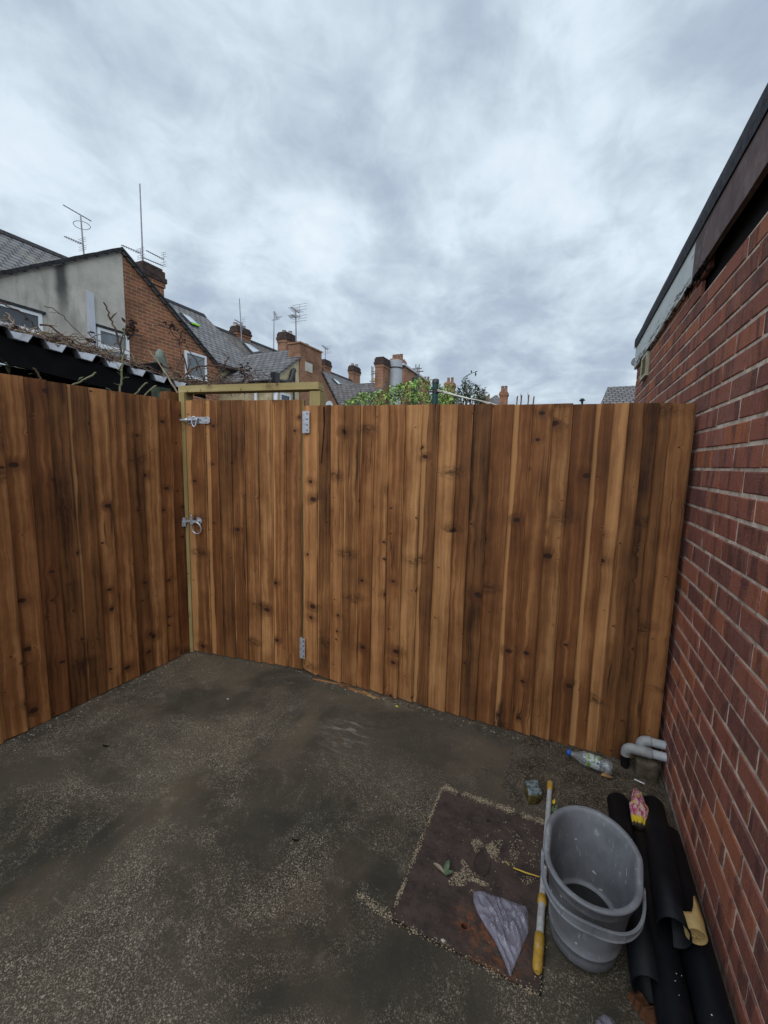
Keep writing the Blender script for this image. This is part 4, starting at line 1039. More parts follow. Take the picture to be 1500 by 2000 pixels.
tag(m.build('sweet_wrapper', wrapper(), weld=True), 'crumpled pink and yellow foil sweet wrapper wedged between the black pipes', 'wrapper')

# ------------------------------------------------------------------ clear plastic bag
def film(name, tint, alpha):
    t = NT(name, 0.16, 0.9); p = t.pos()
    f = t.noise(p, 12, 3, 0.5, 0.4)
    t.base(tint)
    t.set(t.b.inputs['Alpha'], t.math('MULTIPLY_ADD', t.step(f, 0.38, 0.72), 0.22, alpha)); t.bump(t.noise(t.mapv(p, (1, 0.45, 1), (0, 0, 0), (0, 0, 0.5)), 50, 3, 0.6), 0.35, 0.003); return t.m
FILM = film('clear_polythene', (0.34, 0.325, 0.40), 0.30)
outl = [(-0.197, 1.253), (-0.178, 1.268), (-0.140, 1.270), (-0.10, 1.276), (-0.06, 1.279), (-0.026, 1.281), (-0.018, 1.252), (-0.015, 1.207), (-0.028, 1.155), (-0.041, 1.107), (-0.052, 1.066), (-0.080, 1.106), (-0.110, 1.140), (-0.140, 1.165), (-0.172, 1.195), (-0.190, 1.222)]
def dens(pl, st):
    out = []
    for i in range(len(pl)):
        a, b = Vector(pl[i]), Vector(pl[(i + 1) % len(pl)]); n = max(1, int((b - a).length / st))
        out += [a.lerp(b, k / n) for k in range(n)]
    return out
def crumple(name, outl, z0, amp, mat, seed, rings_=16):
    pl = dens(outl, 0.006); ctr = sum(pl, Vector((0, 0))) / len(pl); m = MB(); rows = []
    for r_ in range(rings_ + 1):
        q = 1 - r_ / rings_; row = []
        for p in pl:
            x, y = ctr.lerp(p, q)
            n1_ = abs(noise.noise((x * 26, y * 26, seed))); n2_ = abs(noise.noise((x * 55 + 3, y * 40, seed + 5)))
            fold = abs(noise.noise(((x * 0.8 + y * 0.6) * 46, (y * 0.8 - x * 0.6) * 9, seed + 2)))
            h = amp * (0.45 * (1 - min(1, n1_ * 2.2)) ** 2 + 1.0 * (1 - min(1, fold * 2.0)) ** 4 + 0.2 * n2_) * min(1, (1 - q) * 5 + 0.12) + amp * 0.5 * (1 - q * q)
            row.append(Vector((x, y, z0 + 0.0015 + h)))
        rows.append(row)
    m.loft(rows, smooth=True); m.add(rows[-1], [tuple(range(len(pl)))])
    o = m.build(name, mat); s_ = o.modifiers.new('thickness', 'SOLIDIFY'); s_.thickness = 0.0004
    return o
tag(crumple('plastic_bag', outl, ZT, 0.013, FILM, 3), 'crumpled clear plastic bag lying on the manhole cover', 'plastic bag')
tag(crumple('plastic_scrap', [(0.165, 1.066), (0.185, 1.090), (0.205, 1.092), (0.222, 1.072), (0.22, 1.02), (0.17, 1.0)], 0.0, 0.010, FILM, 8, 8), 'small grey scrap of plastic film in front of the bucket at the bottom edge', 'plastic scrap')

# ------------------------------------------------------------------ bottle
bt = empty('plastic_bottle', (0.185, 2.065, 0.01), 'clear plastic drink bottle with blue cap lying on the dirt by the fence', 'bottle')
b0, b1 = Vector((0.088, 2.082, 0.046)), Vector((0.284, 2.050, 0.046)); bx = (b1 - b0).normalized()
def bottle_glass():
    t = NT('clear_bottle', 0.12, 0.7); t.base((0.40, 0.43, 0.44)); p = t.pos()
    t.set(t.b.inputs['Alpha'], t.math('MULTIPLY_ADD', t.step(t.noise(p, 40, 4, 0.7), 0.45, 0.65), 0.45, 0.22)); t.bump(t.noise(p, 60, 3), 0.4, 0.004); return t.m
prof = [(0.018, 0.0115), (0.030, 0.0115), (0.034, 0.014), (0.055, 0.024), (0.075, 0.031), (0.090, 0.032), (0.095, 0.030), (0.10, 0.032), (0.148, 0.032), (0.152, 0.0295), (0.158, 0.032), (0.166, 0.0295), (0.174, 0.032), (0.188, 0.031), (0.196, 0.026), (0.196, 0.005)]
m = MB(); m.tube([b0 + bx * d_ for d_, _ in prof], [r_ for _, r_ in prof], 24, caps=False); m.build('body', bottle_glass(), bt)
m = MB(); m.tube([b0 + bx * d_ for d_ in (0.0, 0.0015, 0.017, 0.018)], [0.013, 0.0148, 0.0148, 0.0135], 24); m.build('cap', simple('blue_cap', (0.012, 0.075, 0.33), 0.4), bt)
def lab():
    t = NT('torn_bottle_label', 0.45, 0.4); p = t.pos()
    c = t.mix(t.step(t.noise(p, 45, 4, 0.6), 0.45, 0.52), (0.42, 0.45, 0.46), (0.16, 0.24, 0.05)); c = t.mix(t.step(t.noise(t.mapv(p, (1, 1, 1), (2, 5, 1)), 55, 4, 0.6), 0.56, 0.6), c, (0.03, 0.09, 0.2)); t.base(c); return t.m
m = MB(); rings = []
s_ = bx.cross(Vector((0, 0, 1))).normalized(); u_ = s_.cross(bx)
for d_ in (0.088, 0.1, 0.115, 0.13, 0.146): rings.append([b0 + bx * (d_ + 0.004 * math.sin(a * 0.07)) + (s_ * math.cos(R(a)) + u_ * math.sin(R(a))) * 0.0326 for a in range(-20, 171, 10)])
m.loft(rings, closed=False); m.build('label', lab(), bt)

# ------------------------------------------------------------------ waste pipes through the wall, block, stone and small litter
WASTE = simple('grey_waste_pipe', (0.30, 0.30, 0.295), 0.5, 0.4, 0.15, 14, dirt=((0.17, 0.155, 0.14), 0.7))
WASTEL = simple('pale_waste_pipe', (0.42, 0.44, 0.46), 0.5, 0.4, 0.1, 14, dirt=((0.25, 0.235, 0.21), 0.5))
def waste(y, z, xe, label, zend, dy):
    wp = empty('waste_pipe', (0.42, y, 0), label, 'waste pipe', 'grey waste pipes coming out of the brick wall')
    m = MB(); m.tube([(0.515, y, z), (0.425, y, z)], 0.0195, 18); m.build('pipe', WASTEL, wp)
    m = MB(); pts = [(0.447, y, z), (0.445, y, z), (0.438, y, z)]; rad = [0.020, 0.0225, 0.0235]
    for a in range(0, 91, 15): pts.append((xe + 0.028 - 0.028 * math.sin(R(a)), y + dy * a / 90, z - 0.028 + 0.028 * math.cos(R(a)))); rad.append(0.0232)
    pts.append((xe, y + dy, z - 0.046)); rad.append(0.0228)
    m.tube(pts, rad, 18); m.build('elbow', WASTE, wp)
    m = MB(); m.tube([(xe, y + dy + 0.004, z - 0.044), (xe, y + dy + 0.004, -0.01)], 0.018, 14); m.build('outlet_shade', VOID, wp)  # stub blackened to stand for the shaded gap under the elbow
waste(2.132, 0.122, 0.345, 'lower grey waste pipe elbow coming out of the brick wall above the block', 0.02, 0.012)
waste(2.168, 0.158, 0.405, 'upper grey waste pipe elbow against the fence corner, behind the lower one', 0.05, 0.0)
BLOCK = simple('mossy_concrete_block', (0.105, 0.085, 0.06), 0.95, 0.1, 0.4, 22, bump=0.8, dirt=((0.05, 0.042, 0.03), 0.7))
def rough_block(name, c, ax, ay, az, mat, label, cat, seed, sub=5, amp=0.004):
    bm = bmesh.new(); bmesh.ops.create_cube(bm, size=2.0); bmesh.ops.subdivide_edges(bm, edges=bm.edges, cuts=sub, use_grid_fill=True)
    c = Vector(c); ax, ay, az = Vector(ax), Vector(ay), Vector(az)
    for v in bm.verts:
        q = v.co.copy(); rr_ = 0.93 + 0.07 * (1 - max(0, sorted(map(abs, q))[1] - 0.75) * 4)
        p = ax * q.x * rr_ + ay * q.y * rr_ + az * q.z * (1 if q.z < -0.99 else rr_)
        w_ = c + p; n_ = noise.noise_vector((w_.x * 45 + seed, w_.y * 45, w_.z * 45)); v.co = p + n_ * amp + az
    for f in bm.faces: f.smooth = True
    me = bpy.data.meshes.new(name); bm.to_mesh(me); bm.free(); me.materials.append(mat)
    o = bpy.data.objects.new(name, me); COL.objects.link(o); o.location = c - az
    return tag(o, label, cat)
rough_block('concrete_block', (0.428, 2.125, 0.045), (0.047, 0.004, 0), (-0.003, 0.036, 0), (0, 0, 0.047), BLOCK, 'dirty brown block standing under the grey waste pipes in the wall corner', 'block', 3)
def moss():
    t = NT('mossy_cobble', 0.95, 0.1); p = t.pos(); nz = t.sep(t.n('NewGeometry').outputs['Normal'])[2]
    top = t.mix(t.step(t.noise(p, 60, 5, 0.7), 0.4, 0.6), (0.045, 0.062, 0.062), (0.20, 0.235, 0.235))
    side = t.mix(t.step(t.noise(p, 40, 5, 0.7), 0.35, 0.65), (0.05, 0.04, 0.012), (0.135, 0.105, 0.035))
    t.base(t.mix(t.step(nz, 0.35, 0.7), side, top)); t.bump(t.noise(p, 120, 4, 0.7), 0.6, 0.004); return t.m
rough_block('cobble', (-0.046, 1.770, 0.024), (0.0275, 0.015, 0), (-0.0125, 0.039, 0), (0, 0, 0.026), moss(), 'small mossy cobble stone standing on the concrete near the far end of the pole', 'cobble', 9)

def leafmesh(m, c, d, up, L, Wd, cup=0.3, n=6, col=(0.5, 0, 0, 1), mi=0):
    c = Vector(c); d = Vector(d).normalized(); up = Vector(up); s_ = d.cross(up).normalized(); up = s_.cross(d)
    prev = None
    for k in range(n + 1):
        q = k / n; w_ = Wd * math.sin(math.pi * min(1, q * 0.93 + 0.05)) ** 0.8; p = c + d * (L * q) - up * (L * 0.25 * q * q)
        row = (p - s_ * w_ + up * cup * w_, p, p + s_ * w_ + up * cup * w_)
        if prev:
            m.face([prev[0], prev[1], row[1], row[0]], mi, col, smooth=True); m.face([prev[1], prev[2], row[2], row[1]], mi, col, smooth=True)
        prev = row
WEED = simple('weed_leaf', (0.085, 0.125, 0.065), 0.6, 0.3, 0.4, 60)
DRYLEAF = simple('dry_leaf', (0.34, 0.20, 0.085), 0.8, 0.2, 0.3, 60)
sp_ = empty('weed_seedling', (-0.298, 1.278, ZT), 'pulled weed with one green and one withered leaf on the manhole cover', 'weed')
m = MB(); leafmesh(m, (-0.302, 1.268, ZT + 0.004), (0.1, 0.9, 0.75), (0, -1, 0.6), 0.045, 0.009); leafmesh(m, (-0.300, 1.266, ZT + 0.004), (0.7, 0.5, 0.5), (0, 0, 1), 0.03, 0.008); m.build('leaf', WEED, sp_)
m = MB(); leafmesh(m, (-0.305, 1.268, ZT + 0.006), (-1, 0.55, 0.12), (0, 0, 1), 0.055, 0.008, 0.5); m.build('leaf', simple('withered_leaf', (0.22, 0.185, 0.13), 0.85), sp_, label='withered buff leaf')
m = MB(); m.tube([(-0.084, 1.398, ZT + 0.004), (-0.04, 1.397, ZT + 0.006), (0.005, 1.396, 0.012)], [0.0022, 0.0026, 0.0018], 8)
tag(m.build('straw', simple('yellow_stalk', (0.50, 0.33, 0.04), 0.6)), 'yellow stalk lying across the manhole cover, pointing at the pole', 'straw')
m = MB(); m.tube([(-0.112, 1.412, ZT + 0.003), (-0.098, 1.402, ZT + 0.003)], [0.002, 0.0028], 8)
tag(m.build('straw', simple('yellow_stalk_end', (0.40, 0.27, 0.05), 0.6)), 'short broken end of yellow stalk near the grit patch', 'straw')
m = MB(); m.tube([(0.372, 2.048, 0.028), (0.410, 2.034, 0.030)], 0.0033, 10)
tag(m.build('cigarette_end', simple('white_paper', (0.66, 0.65, 0.62), 0.8)), 'small white cigarette stub on the dirt above the sweet wrapper', 'cigarette')
m = MB(); leafmesh(m, (0.236, 2.022, soilz(0.26, 2.02) + 0.006), (1, 0.05, 0.25), (0, 0, 1), 0.046, 0.017, 0.35)
tag(m.build('fallen_leaf', DRYLEAF), 'single tan fallen leaf on the dirt in front of the bottle', 'leaf')
m = MB()
for k in range(9):
    a = k * 0.7; leafmesh(m, (0.046, 1.715, 0.004), (math.cos(a), math.sin(a), 0.6), (0, 0, 1), 0.028 + 0.008 * (k % 3), 0.005)
tag(m.build('weed', WEED), 'tiny green weed growing between the pole and the bucket rim', 'weed')
m = MB(); leafmesh(m, (0.036, 1.752, 0.014), (0.3, 0.4, 0.8), (0, -1, 0.3), 0.018, 0.006)
tag(m.build('yellow_petal', simple('yellow_petal_skin', (0.55, 0.36, 0.01), 0.6)), 'small bright yellow petal beside the pole above the weed', 'petal')
m = MB(); leafmesh(m, (-0.852, 2.120, cz(-0.85, 2.12) + 0.002), (1, 0.2, 0.05), (0, 0, 1), 0.022, 0.006)
tag(m.build('plastic_chip', simple('lime_plastic', (0.50, 0.50, 0.02), 0.5)), 'tiny lime yellow plastic chip on the concrete near the back fence', 'litter')
ROT = wood_mat('rotten_wood', (0.03, 0.014, 0.008), (0.115, 0.048, 0.022), (0.26, 0.12, 0.06), 0.6, 0.3)
def splinter(name, a, b, w0, w1, h, mat, label, seed):
    a = Vector(a); b = Vector(b); m = MB(); rr = random.Random(seed); L = (b - a).length; t_ = (b - a).normalized(); s_ = t_.cross(Vector((0, 0, 1))).normalized(); N = 10; rings = []
    for k in range(N + 1):
        q = k / N; w_ = (w0 + (w1 - w0) * q) * (0.5 + 0.6 * math.sin(math.pi * (0.12 + q * 0.78))) * rr.uniform(0.85, 1.15); p = a.lerp(b, q) + s_ * rr.uniform(-0.08, 0.08) * w0
        hh = h * rr.uniform(0.7, 1.1) * (0.5 + 0.5 * math.sin(math.pi * (0.1 + q * 0.8)))
        rings.append([p - s_ * w_, p + s_ * w_, p + s_ * w_ * 0.7 + Vector((0, 0, hh)), p - s_ * w_ * rr.uniform(0.3, 0.9) + Vector((0, 0, hh * rr.uniform(0.6, 1.1)))])
    for i in range(N):
        for e in range(4):
            e2 = (e + 1) % 4; m.face([rings[i][e], rings[i][e2], rings[i + 1][e2], rings[i + 1][e]], 0, (0.5, 0.3, 0, 1), [(seed + e * 0.02, i * L / N), (seed + e2 * 0.02 + (0.08 if e2 == 0 else 0), i * L / N), (seed + e2 * 0.02 + (0.08 if e2 == 0 else 0), (i + 1) * L / N), (seed + e * 0.02, (i + 1) * L / N)], [(0.9, 0)] * 4)
    m.face(rings[0][::-1]); m.face(rings[-1])
    return tag(m.build(name, mat, weld=True), label, 'wood scrap')
splinter('wood_scrap', (0.262, 1.175, -0.002), (0.318, 1.115, -0.002), 0.022, 0.018, 0.03, ROT, 'broken chunk of rotten brown wood at the mouth of the shorter black pipe', 2)
for k, (a, b, w0, w1, lb) in enumerate((((-1.468, 2.163), (-1.205, 2.196), 0.008, 0.004, 'long thin timber sliver at the foot of the back fence beside the gate'),
                                        ((-1.27, 2.178), (-0.965, 2.150), 0.010, 0.005, 'bent brown timber offcut at the fence foot, right of the thin sliver'),
                                        ((-1.10, 2.175), (-0.99, 2.145), 0.014, 0.008, 'short pale timber chip at the right end of the bent offcut'),
                                        ((-1.945, 2.206), (-1.860, 2.222), 0.020, 0.014, 'small wedge of brown timber sticking out under the gate'))):
    splinter('timber_offcut', (*a, cz(*a) - 0.001), (*b, cz(*b) - 0.001), w0, w1, 0.009, WOOD if k != 2 else GREENWOOD, lb, 10 + k)
for k, (x, y, s_, lb) in enumerate(((-1.793, 1.734, 0.008, 'small pale pebble lying alone in the middle of the yard'), (-0.862, 1.150, 0.016, 'dark curved bark chip on the concrete left of the manhole cover'), (-2.03, 1.16, 0.02, 'dark twig fragment on the concrete near the left fence'),
                                    (-0.251, 1.072, 0.007, 'white pebble at the near edge of the manhole cover'))):
    m = MB(); rr = random.Random(k + 40)
    if k in (0, 3): pebble(m, x, y, cz(x, y) - 0.001, s_, rr, 0.6, 1.2); tag(m.build('pebble', simple('pebble_stone_%d' % k, (0.42, 0.38, 0.31), 0.8)), lb, 'pebble')
    else:
        m.tube([(x - s_, y, 0.002), (x - s_ * 0.3, y - s_ * 0.35, 0.004), (x + s_ * 0.5, y - s_ * 0.2, 0.004), (x + s_ * 1.1, y + s_ * 0.3, 0.002)], [0.001, s_ * 0.2, s_ * 0.22, 0.001], 7); tag(m.build('bark_chip', VOID), lb, 'bark chip')

# ------------------------------------------------------------------ terraced houses beyond the fence
GX = -9.1                                             # plane of the outrigger gables
RX, RZ, SL = -14.5, 7.42, 0.84                        # main ridge and its pitch
def gx(px, py, X=GX): return at_x(px, py, X)
def on_roof(px, py, rz=RZ):
    n = Vector((SL, 0, 1)); return at_plane(px, py, Vector((RX, 0, rz)), n)
def slab(m, quad, th, mi=0):
    q = [Vector(p) for p in quad]; n = (q[1] - q[0]).cross(q[2] - q[0]).normalized()
    if n.z < 0: n = -n
    m.prism([p - n * th for p in q], n * th, mi)
def window(parent, y0, y1, z0, z1, X, frame, glass, transom=None, mull=None, w_=0.05, label=None):
    m = MB(); xo, xi = X + 0.03, X - 0.05
    for a, b in (((y0, z0), (y1, z0 + w_)), ((y0, z1 - w_), (y1, z1)), ((y0, z0 + w_), (y0 + w_, z1 - w_)), ((y1 - w_, z0 + w_), (y1, z1 - w_))):
        m.box((xi, a[0], a[1]), (xo, b[0], b[1]))
    if transom: m.box((xi, y0 + w_, transom - 0.045), (xo - 0.003, y1 - w_, transom + 0.045))
    if mull: m.box((xi, mull - 0.04, z0 + w_), (xo - 0.006, mull + 0.04, (transom or z1) - w_))
    f = m.build('window', frame, parent, label=label)
    m = MB(); m.face([(X + 0.005, y0 + 0.02, z0 + 0.02), (X + 0.005, y1 - 0.02, z0 + 0.02), (X + 0.005, y1 - 0.02, z1 - 0.02), (X + 0.005, y0 + 0.02, z1 - 0.02)]); m.build('pane', glass, f)
    m = MB(); m.box((X - 0.02, y0 - 0.05, z0 - 0.05), (X + 0.07, y1 + 0.05, z0 - 0.002)); m.build('sill', frame, f)
    return f
def stack(parent, x0, x1, y0, y1, z0, z1, mat, pots=(), cap=0.42, sooty=True, potm=None, ph=0.22, name='chimney'):
    """brick stack with corbelled courses"""
    m = MB(); m.box((x0, y0, z0), (x1, y1, z1 - cap), 0)
    zz = z1 - cap
    for k, (e, h, mi) in enumerate(((0.03, 0.10, 0), (0.06, 0.10, 1), (0.03, 0.14, 1), (-0.01, 0.06, 1))):
        h = h * cap / 0.40; m.box((x0 - e, y0 - e, zz), (x1 + e, y1 + e, zz + h), mi if sooty else 0); zz += h
    ch = m.build(name, [mat, SOOT], parent)
    for (u, v) in pots:
        m = MB(); c = Vector((x0 + (x1 - x0) * u, y0 + (y1 - y0) * v, zz - 0.03)); m.tube([c, c + Vector((0, 0, ph * 0.2)), c + Vector((0, 0, ph * 0.9)), c + Vector((0, 0, ph))], [0.13, 0.115, 0.10, 0.115], 12)
        m.build('pot', potm or GREYPOT, ch)
    return ch
def rooflight(parent, quad, green=False):
    q = [Vector(p) for p in quad]; n = (q[1] - q[0]).cross(q[3] - q[0]).normalized()
    if n.z < 0: n = -n
    c = sum(q, Vector()) / 4
    m = MB(); big = [c + (p - c) * 1.22 + n * 0.02 for p in q]; m.prism(big, n * 0.06); f = m.build('rooflight', DARKFRAME, parent)
    m = MB(); m.prism([c + (p - c) * 0.97 + n * 0.083 for p in q], n * 0.01); m.build('pane', SKYGLASS, f)
    if green:
        m = MB(); a, b = q[3], q[2]; dn = (q[3] - q[0]).normalized()
        m.prism([a + dn * 0.06 + n * 0.085, b + dn * 0.06 + n * 0.085, b + dn * 0.13 + n * 0.06, a + dn * 0.10 + n * 0.06], n * 0.03); m.build('bag', simple('lime_cloth', (0.25, 0.62, 0.03), 0.6), f, label='bright lime green cloth in the open rooflight')

# ---- nearest house: half rendered, half brick outrigger under one gable
h1 = empty('terraced_house', (-11.5, 6.2, 0), 'nearest terraced house, its gable half stained grey render and half red brick', 'house', 'terraced houses beyond the left fence')
gr = [(3.18, 4.00), (6.14, 5.87), (8.86, 3.93)]
def gz1(y): return 5.87 - 0.632 * (6.14 - y) if y < 6.14 else 5.87 - 0.713 * (y - 6.14)
m = MB(); m.prism([(GX, 3.25, 0), (GX, 6.17, 0), (GX, 6.17, gz1(6.17) - 0.03), (GX, 6.14, 5.84), (GX, 3.25, gz1(3.25) - 0.03)], (-0.25, 0, 0))
m.box((-12.5, 3.25, 0), (GX - 0.25, 3.5, gz1(3.25) - 0.05)); m.build('wall', STUCCO, h1, label='grey rendered half of the gable wall with black run off stains')
m = MB(); m.prism([(GX - 0.006, 6.17, 0), (GX - 0.006, 8.76, 0), (GX - 0.006, 8.76, gz1(8.76) - 0.03), (GX - 0.006, 6.17, gz1(6.17) - 0.03)], (-0.25, 0, 0))
m.box((-11.7, 8.50, 0), (GX - 0.256, 8.76, gz1(8.76) - 0.05)); m.build('wall', FBRICK, h1, label='red brick half of the gable wall')
m = MB()
xb = -12.9
slab(m, [(GX + 0.05, 3.10, gz1(3.10)), (GX + 0.05, 6.14, 5.87), (xb, 6.14, 5.87), (xb, 3.10, gz1(3.10))], 0.07)
slab(m, [(GX + 0.05, 8.90, gz1(8.90)), (GX + 0.05, 6.14, 5.87), (xb, 6.14, 5.87), (xb, 8.90, gz1(8.90))], 0.07)
orf = m.build('roof', SLATE_X, h1)
m = MB()
for a, b in (((3.10, gz1(3.10)), (6.14, 5.87)), ((6.14, 5.87), (8.90, gz1(8.90)))):
    n_ = 16
    for k in range(n_):
        ya, yb = a[0] + (b[0] - a[0]) * k / n_, a[0] + (b[0] - a[0]) * (k + 0.96) / n_; za, zb_ = gz1(ya) + 0.012 * rr.random(), gz1(yb) + 0.012 * rr.random()
        m.prism([(GX + 0.07, ya, za - 0.055), (GX + 0.07, yb, zb_ - 0.055), (GX + 0.07, yb, zb_ + 0.012), (GX + 0.07, ya, za + 0.012)], (-0.10, 0, 0))
m.build('verge', VERGE, orf)
w1, w2, w3 = (gx(80, 612), gx(0, 592)), (gx(188, 637), gx(250, 657)), (gx(360, 683), gx(402, 697))
window(h1, 2.95, w1[0].y, 3.02, 4.02, GX, UPVC, GLASS, 3.66, 3.72, 0.06)
window(h1, w2[0].y, w2[1].y, 2.95, 4.09, GX, UPVC, GLASSL, 3.72, None, 0.06)
window(h1, w3[0].y, w3[1].y, 3.50, 4.15, GX, UPVC, GLASSL, None, None, 0.055)
m = MB()
for y0, y1, z in ((2.9, w1[0].y + 0.06, 4.022), (w2[0].y - 0.06, w2[1].y + 0.06, 4.092)): m.box((GX - 0.01, y0, z), (GX + 0.05, y1, z + 0.045))
m.build('lintel', VERGE, h1)
m = MB(); m.box((GX - 0.01, 5.365, 2.9), (GX + 0.075, 5.485, 4.71)); m.build('pipe_boxing', BOXING, h1)
slab_m = MB(); mz = lambda x, r=RZ: r - SL * (x - RX)
def main_roof(parent, y0, y1, rz, mat, xe=-11.3, wallm=None):
    m = MB(); slab(m, [(RX, y0, rz), (RX, y1, rz), (xe, y1, rz - SL * (xe - RX)), (xe, y0, rz - SL * (xe - RX))], 0.09)
    slab(m, [(RX, y0, rz), (RX, y1, rz), (RX - 3.4, y1, rz - SL * 3.4), (RX - 3.4, y0, rz - SL * 3.4)], 0.09); r_ = m.build('roof', mat, parent, label='main roof')
    m = MB(); n_ = int((y1 - y0) / 0.45)
    for k in range(n_):
        ya = y0 + (y1 - y0) * k / n_; m.prism([(RX - 0.15, ya, rz - 0.10), (RX, ya, rz + 0.06), (RX + 0.15, ya, rz - 0.10)], (0, (y1 - y0) / n_ * 0.97, 0))
    m.build('ridge_tiles', VERGE, r_)
    m = MB(); m.tube([(xe + 0.05, y0, rz - SL * (xe - RX) - 0.12), (xe + 0.05, y1, rz - SL * (xe - RX) - 0.12)], 0.06, 8); m.build('gutter', BLACKPL, r_)
    m = MB(); m.box((RX - 3.2, y0 + 0.01, 0), (xe - 0.25, y1 - 0.01, rz - SL * (xe - 0.2 - RX) - 0.15)); m.build('wall', wallm or CREAM, parent, label='main rear wall')
    return r_
r1 = main_roof(h1, 2.0, 13.28, RZ, SLATE_Y)
rooflight(r1, [on_roof(353.5, 615.5), on_roof(368, 621.5), on_roof(384.5, 637), on_roof(370.5, 633)], True)
c1 = stack(h1, -10.75, -10.0, 7.30, 7.86, 4.6, 6.29, FBRICK, (), 0.46)
# ---- second house
G2 = 'terraced houses beyond the left fence'
h2 = empty('terraced_house', (-11.5, 13.2, 0), 'second terraced house, with a broad brick stack on its cream gable and a brown roof', 'house', G2)
def gz2(y): return 5.62 - 0.675 * (13.2 - y) if y < 13.2 else 5.62 - 0.86 * (y - 13.2)
m = MB(); m.prism([(GX, 10.95, 0), (GX, 12.50, 0), (GX, 12.50, gz2(12.50) - 0.02), (GX, 10.95, gz2(10.95) - 0.02)], (-0.25, 0, 0)); m.box((-12.0, 10.95, 0), (GX - 0.25, 11.2, gz2(10.95) - 0.06)); m.build('wall', CREAM, h2, label='cream rendered wall of the outrigger')
m = MB(); m.prism([(GX - 0.01, 12.50, 0), (GX - 0.01, 15.25, 0), (GX - 0.01, 15.25, gz2(15.25)), (GX - 0.01, 13.2, 5.58), (GX - 0.01, 12.5, gz2(12.5))], (-0.24, 0, 0)); m.build('wall', FBRICK2, h2, label='orange brick half of the gable')
m = MB(); ybk = -12.95
slab(m, [(GX + 0.08, 10.78, gz2(10.78)), (GX + 0.08, 12.48, gz2(12.48)), (-9.5, 12.48, gz2(12.48)), (-9.5, 13.2, 5.62), (ybk, 13.2, 5.62), (ybk, 10.78, gz2(10.78))], 0.07)
slab(m, [(-9.5, 13.2, 5.62), (ybk, 13.2, 5.62), (ybk, 15.45, gz2(15.45)), (-9.5, 15.45, gz2(15.45))], 0.07)
slab(m, [(GX + 0.04, 13.90, gz2(13.90)), (-9.5, 13.90, gz2(13.90)), (-9.5, 15.45, gz2(15.45)), (GX + 0.04, 15.45, gz2(15.45))], 0.07)
o2 = m.build('roof', SLATE_X, h2)
m = MB(); m.tube([(GX + 0.1, 10.76, 3.97), (-11.4, 10.76, 3.97)], 0.055, 8); m.build('gutter', BLACKPL, o2)
m = MB(); m.prism([(GX + 0.05, 12.495, 3.4), (GX + 0.05, 13.885, 3.4), (GX + 0.05, 13.885, 5.56), (GX + 0.05, 12.495, 5.60)], (-0.52, 0, 0))
m.box((GX - 0.50, 12.46, 5.58), (GX + 0.08, 13.92, 5.64)); cs2 = m.build('chimney', FBRICK2, h2, label='broad brick stack standing on the gable')
m = MB(); m.box((GX + 0.05, 12.78, 4.70), (GX + 0.062, 13.25, 5.02)); m.build('patch', STUCCO, cs2, label='grey mortar patch')
m = MB(); pz = gx(603, 672).z; m.box((GX - 0.30, 13.10, 5.62), (GX - 0.12, 13.28, 5.76)); m.build('pot', GREYPOT, cs2)
XP = GX + 0.10
m = MB(); m.tube([gx(539, 738, XP), gx(541, 744, XP), gx(562, 748, XP), gx(568, 742, XP), gx(573, 724, XP), gx(575, 723, XP)], 0.085, 8); m.tube([gx(575.5, 725, XP), gx(573, 800, XP)], 0.035, 8); m.box(tuple(gx(537, 747, XP) + Vector((-0.1, -0.1, 0))), tuple(gx(537, 728, XP) + Vector((0.1, 0.12, 0))))
m.build('drain_pipe', BLACKPL, h2, label='crooked black drain pipe and hopper')
for p_, q_, r_ in ((gx(539, 750, XP + 0.02), gx(538, 800, XP + 0.02), 0.075), (gx(499.5, 740, -9.6), gx(499.5, 800, -9.6), 0.055)):
    m = MB(); m.tube([p_, q_], r_, 10); m.build('downpipe', UPVC, h2)
wa, wb_ = gx(546, 766), gx(567, 776); window(h2, wa.y, wb_.y, 2.9, wa.z, GX, UPVC, GLASS, None, None, 0.07)
m = MB(); ay, by, zc_ = gx(634, 783).y, gx(651, 790).y, 3.45
arc = [(GX + 0.01, ay, 2.8), (GX + 0.01, by, 2.8)] + [(GX + 0.01, (ay + by) / 2 + (by - ay) / 2 * math.cos(R(a)), zc_ + 0.42 * math.sin(R(a))) for a in range(0, 181, 18)]
m.prism(arc, (0.03, 0, 0)); aw = m.build('window', UPVC, h2, label='white arched window')
m = MB(); cz_ = (ay + by) / 2
for s_ in (0, 1):
    y0 = ay + 0.08 if s_ == 0 else cz_ + 0.04; y1 = cz_ - 0.04 if s_ == 0 else by - 0.08
    m.prism([(GX + 0.042, y0, 2.9), (GX + 0.042, y1, 2.9), (GX + 0.042, y1, zc_ + 0.28 * (0.55 if s_ else 1)), (GX + 0.042, y0, zc_ + 0.28 * (1 if s_ else 0.55))], (0.004, 0, 0))
m.build('pane', GLASSL, aw)
r2 = main_roof(h2, 13.30, 21.0, 7.12, TILE_Y)
rooflight(r2, [on_roof(476, 673, 7.12), on_roof(486, 675.5, 7.12), on_roof(506, 689, 7.12), on_roof(492.5, 691.5, 7.12)])
stack(h2, -14.75, -14.35, 15.0, 15.85, 6.6, 7.55, FBRICK, ((0.5, 0.12), (0.5, 0.45), (0.5, 0.7)), 0.40, ph=0.16)
m = MB(); m.box((-11.28, 12.9, 4.35), (-11.05, 13.3, 4.95)); m.build('parapet', UPVC, h2, label='pale kneeler at the foot of the party wall')
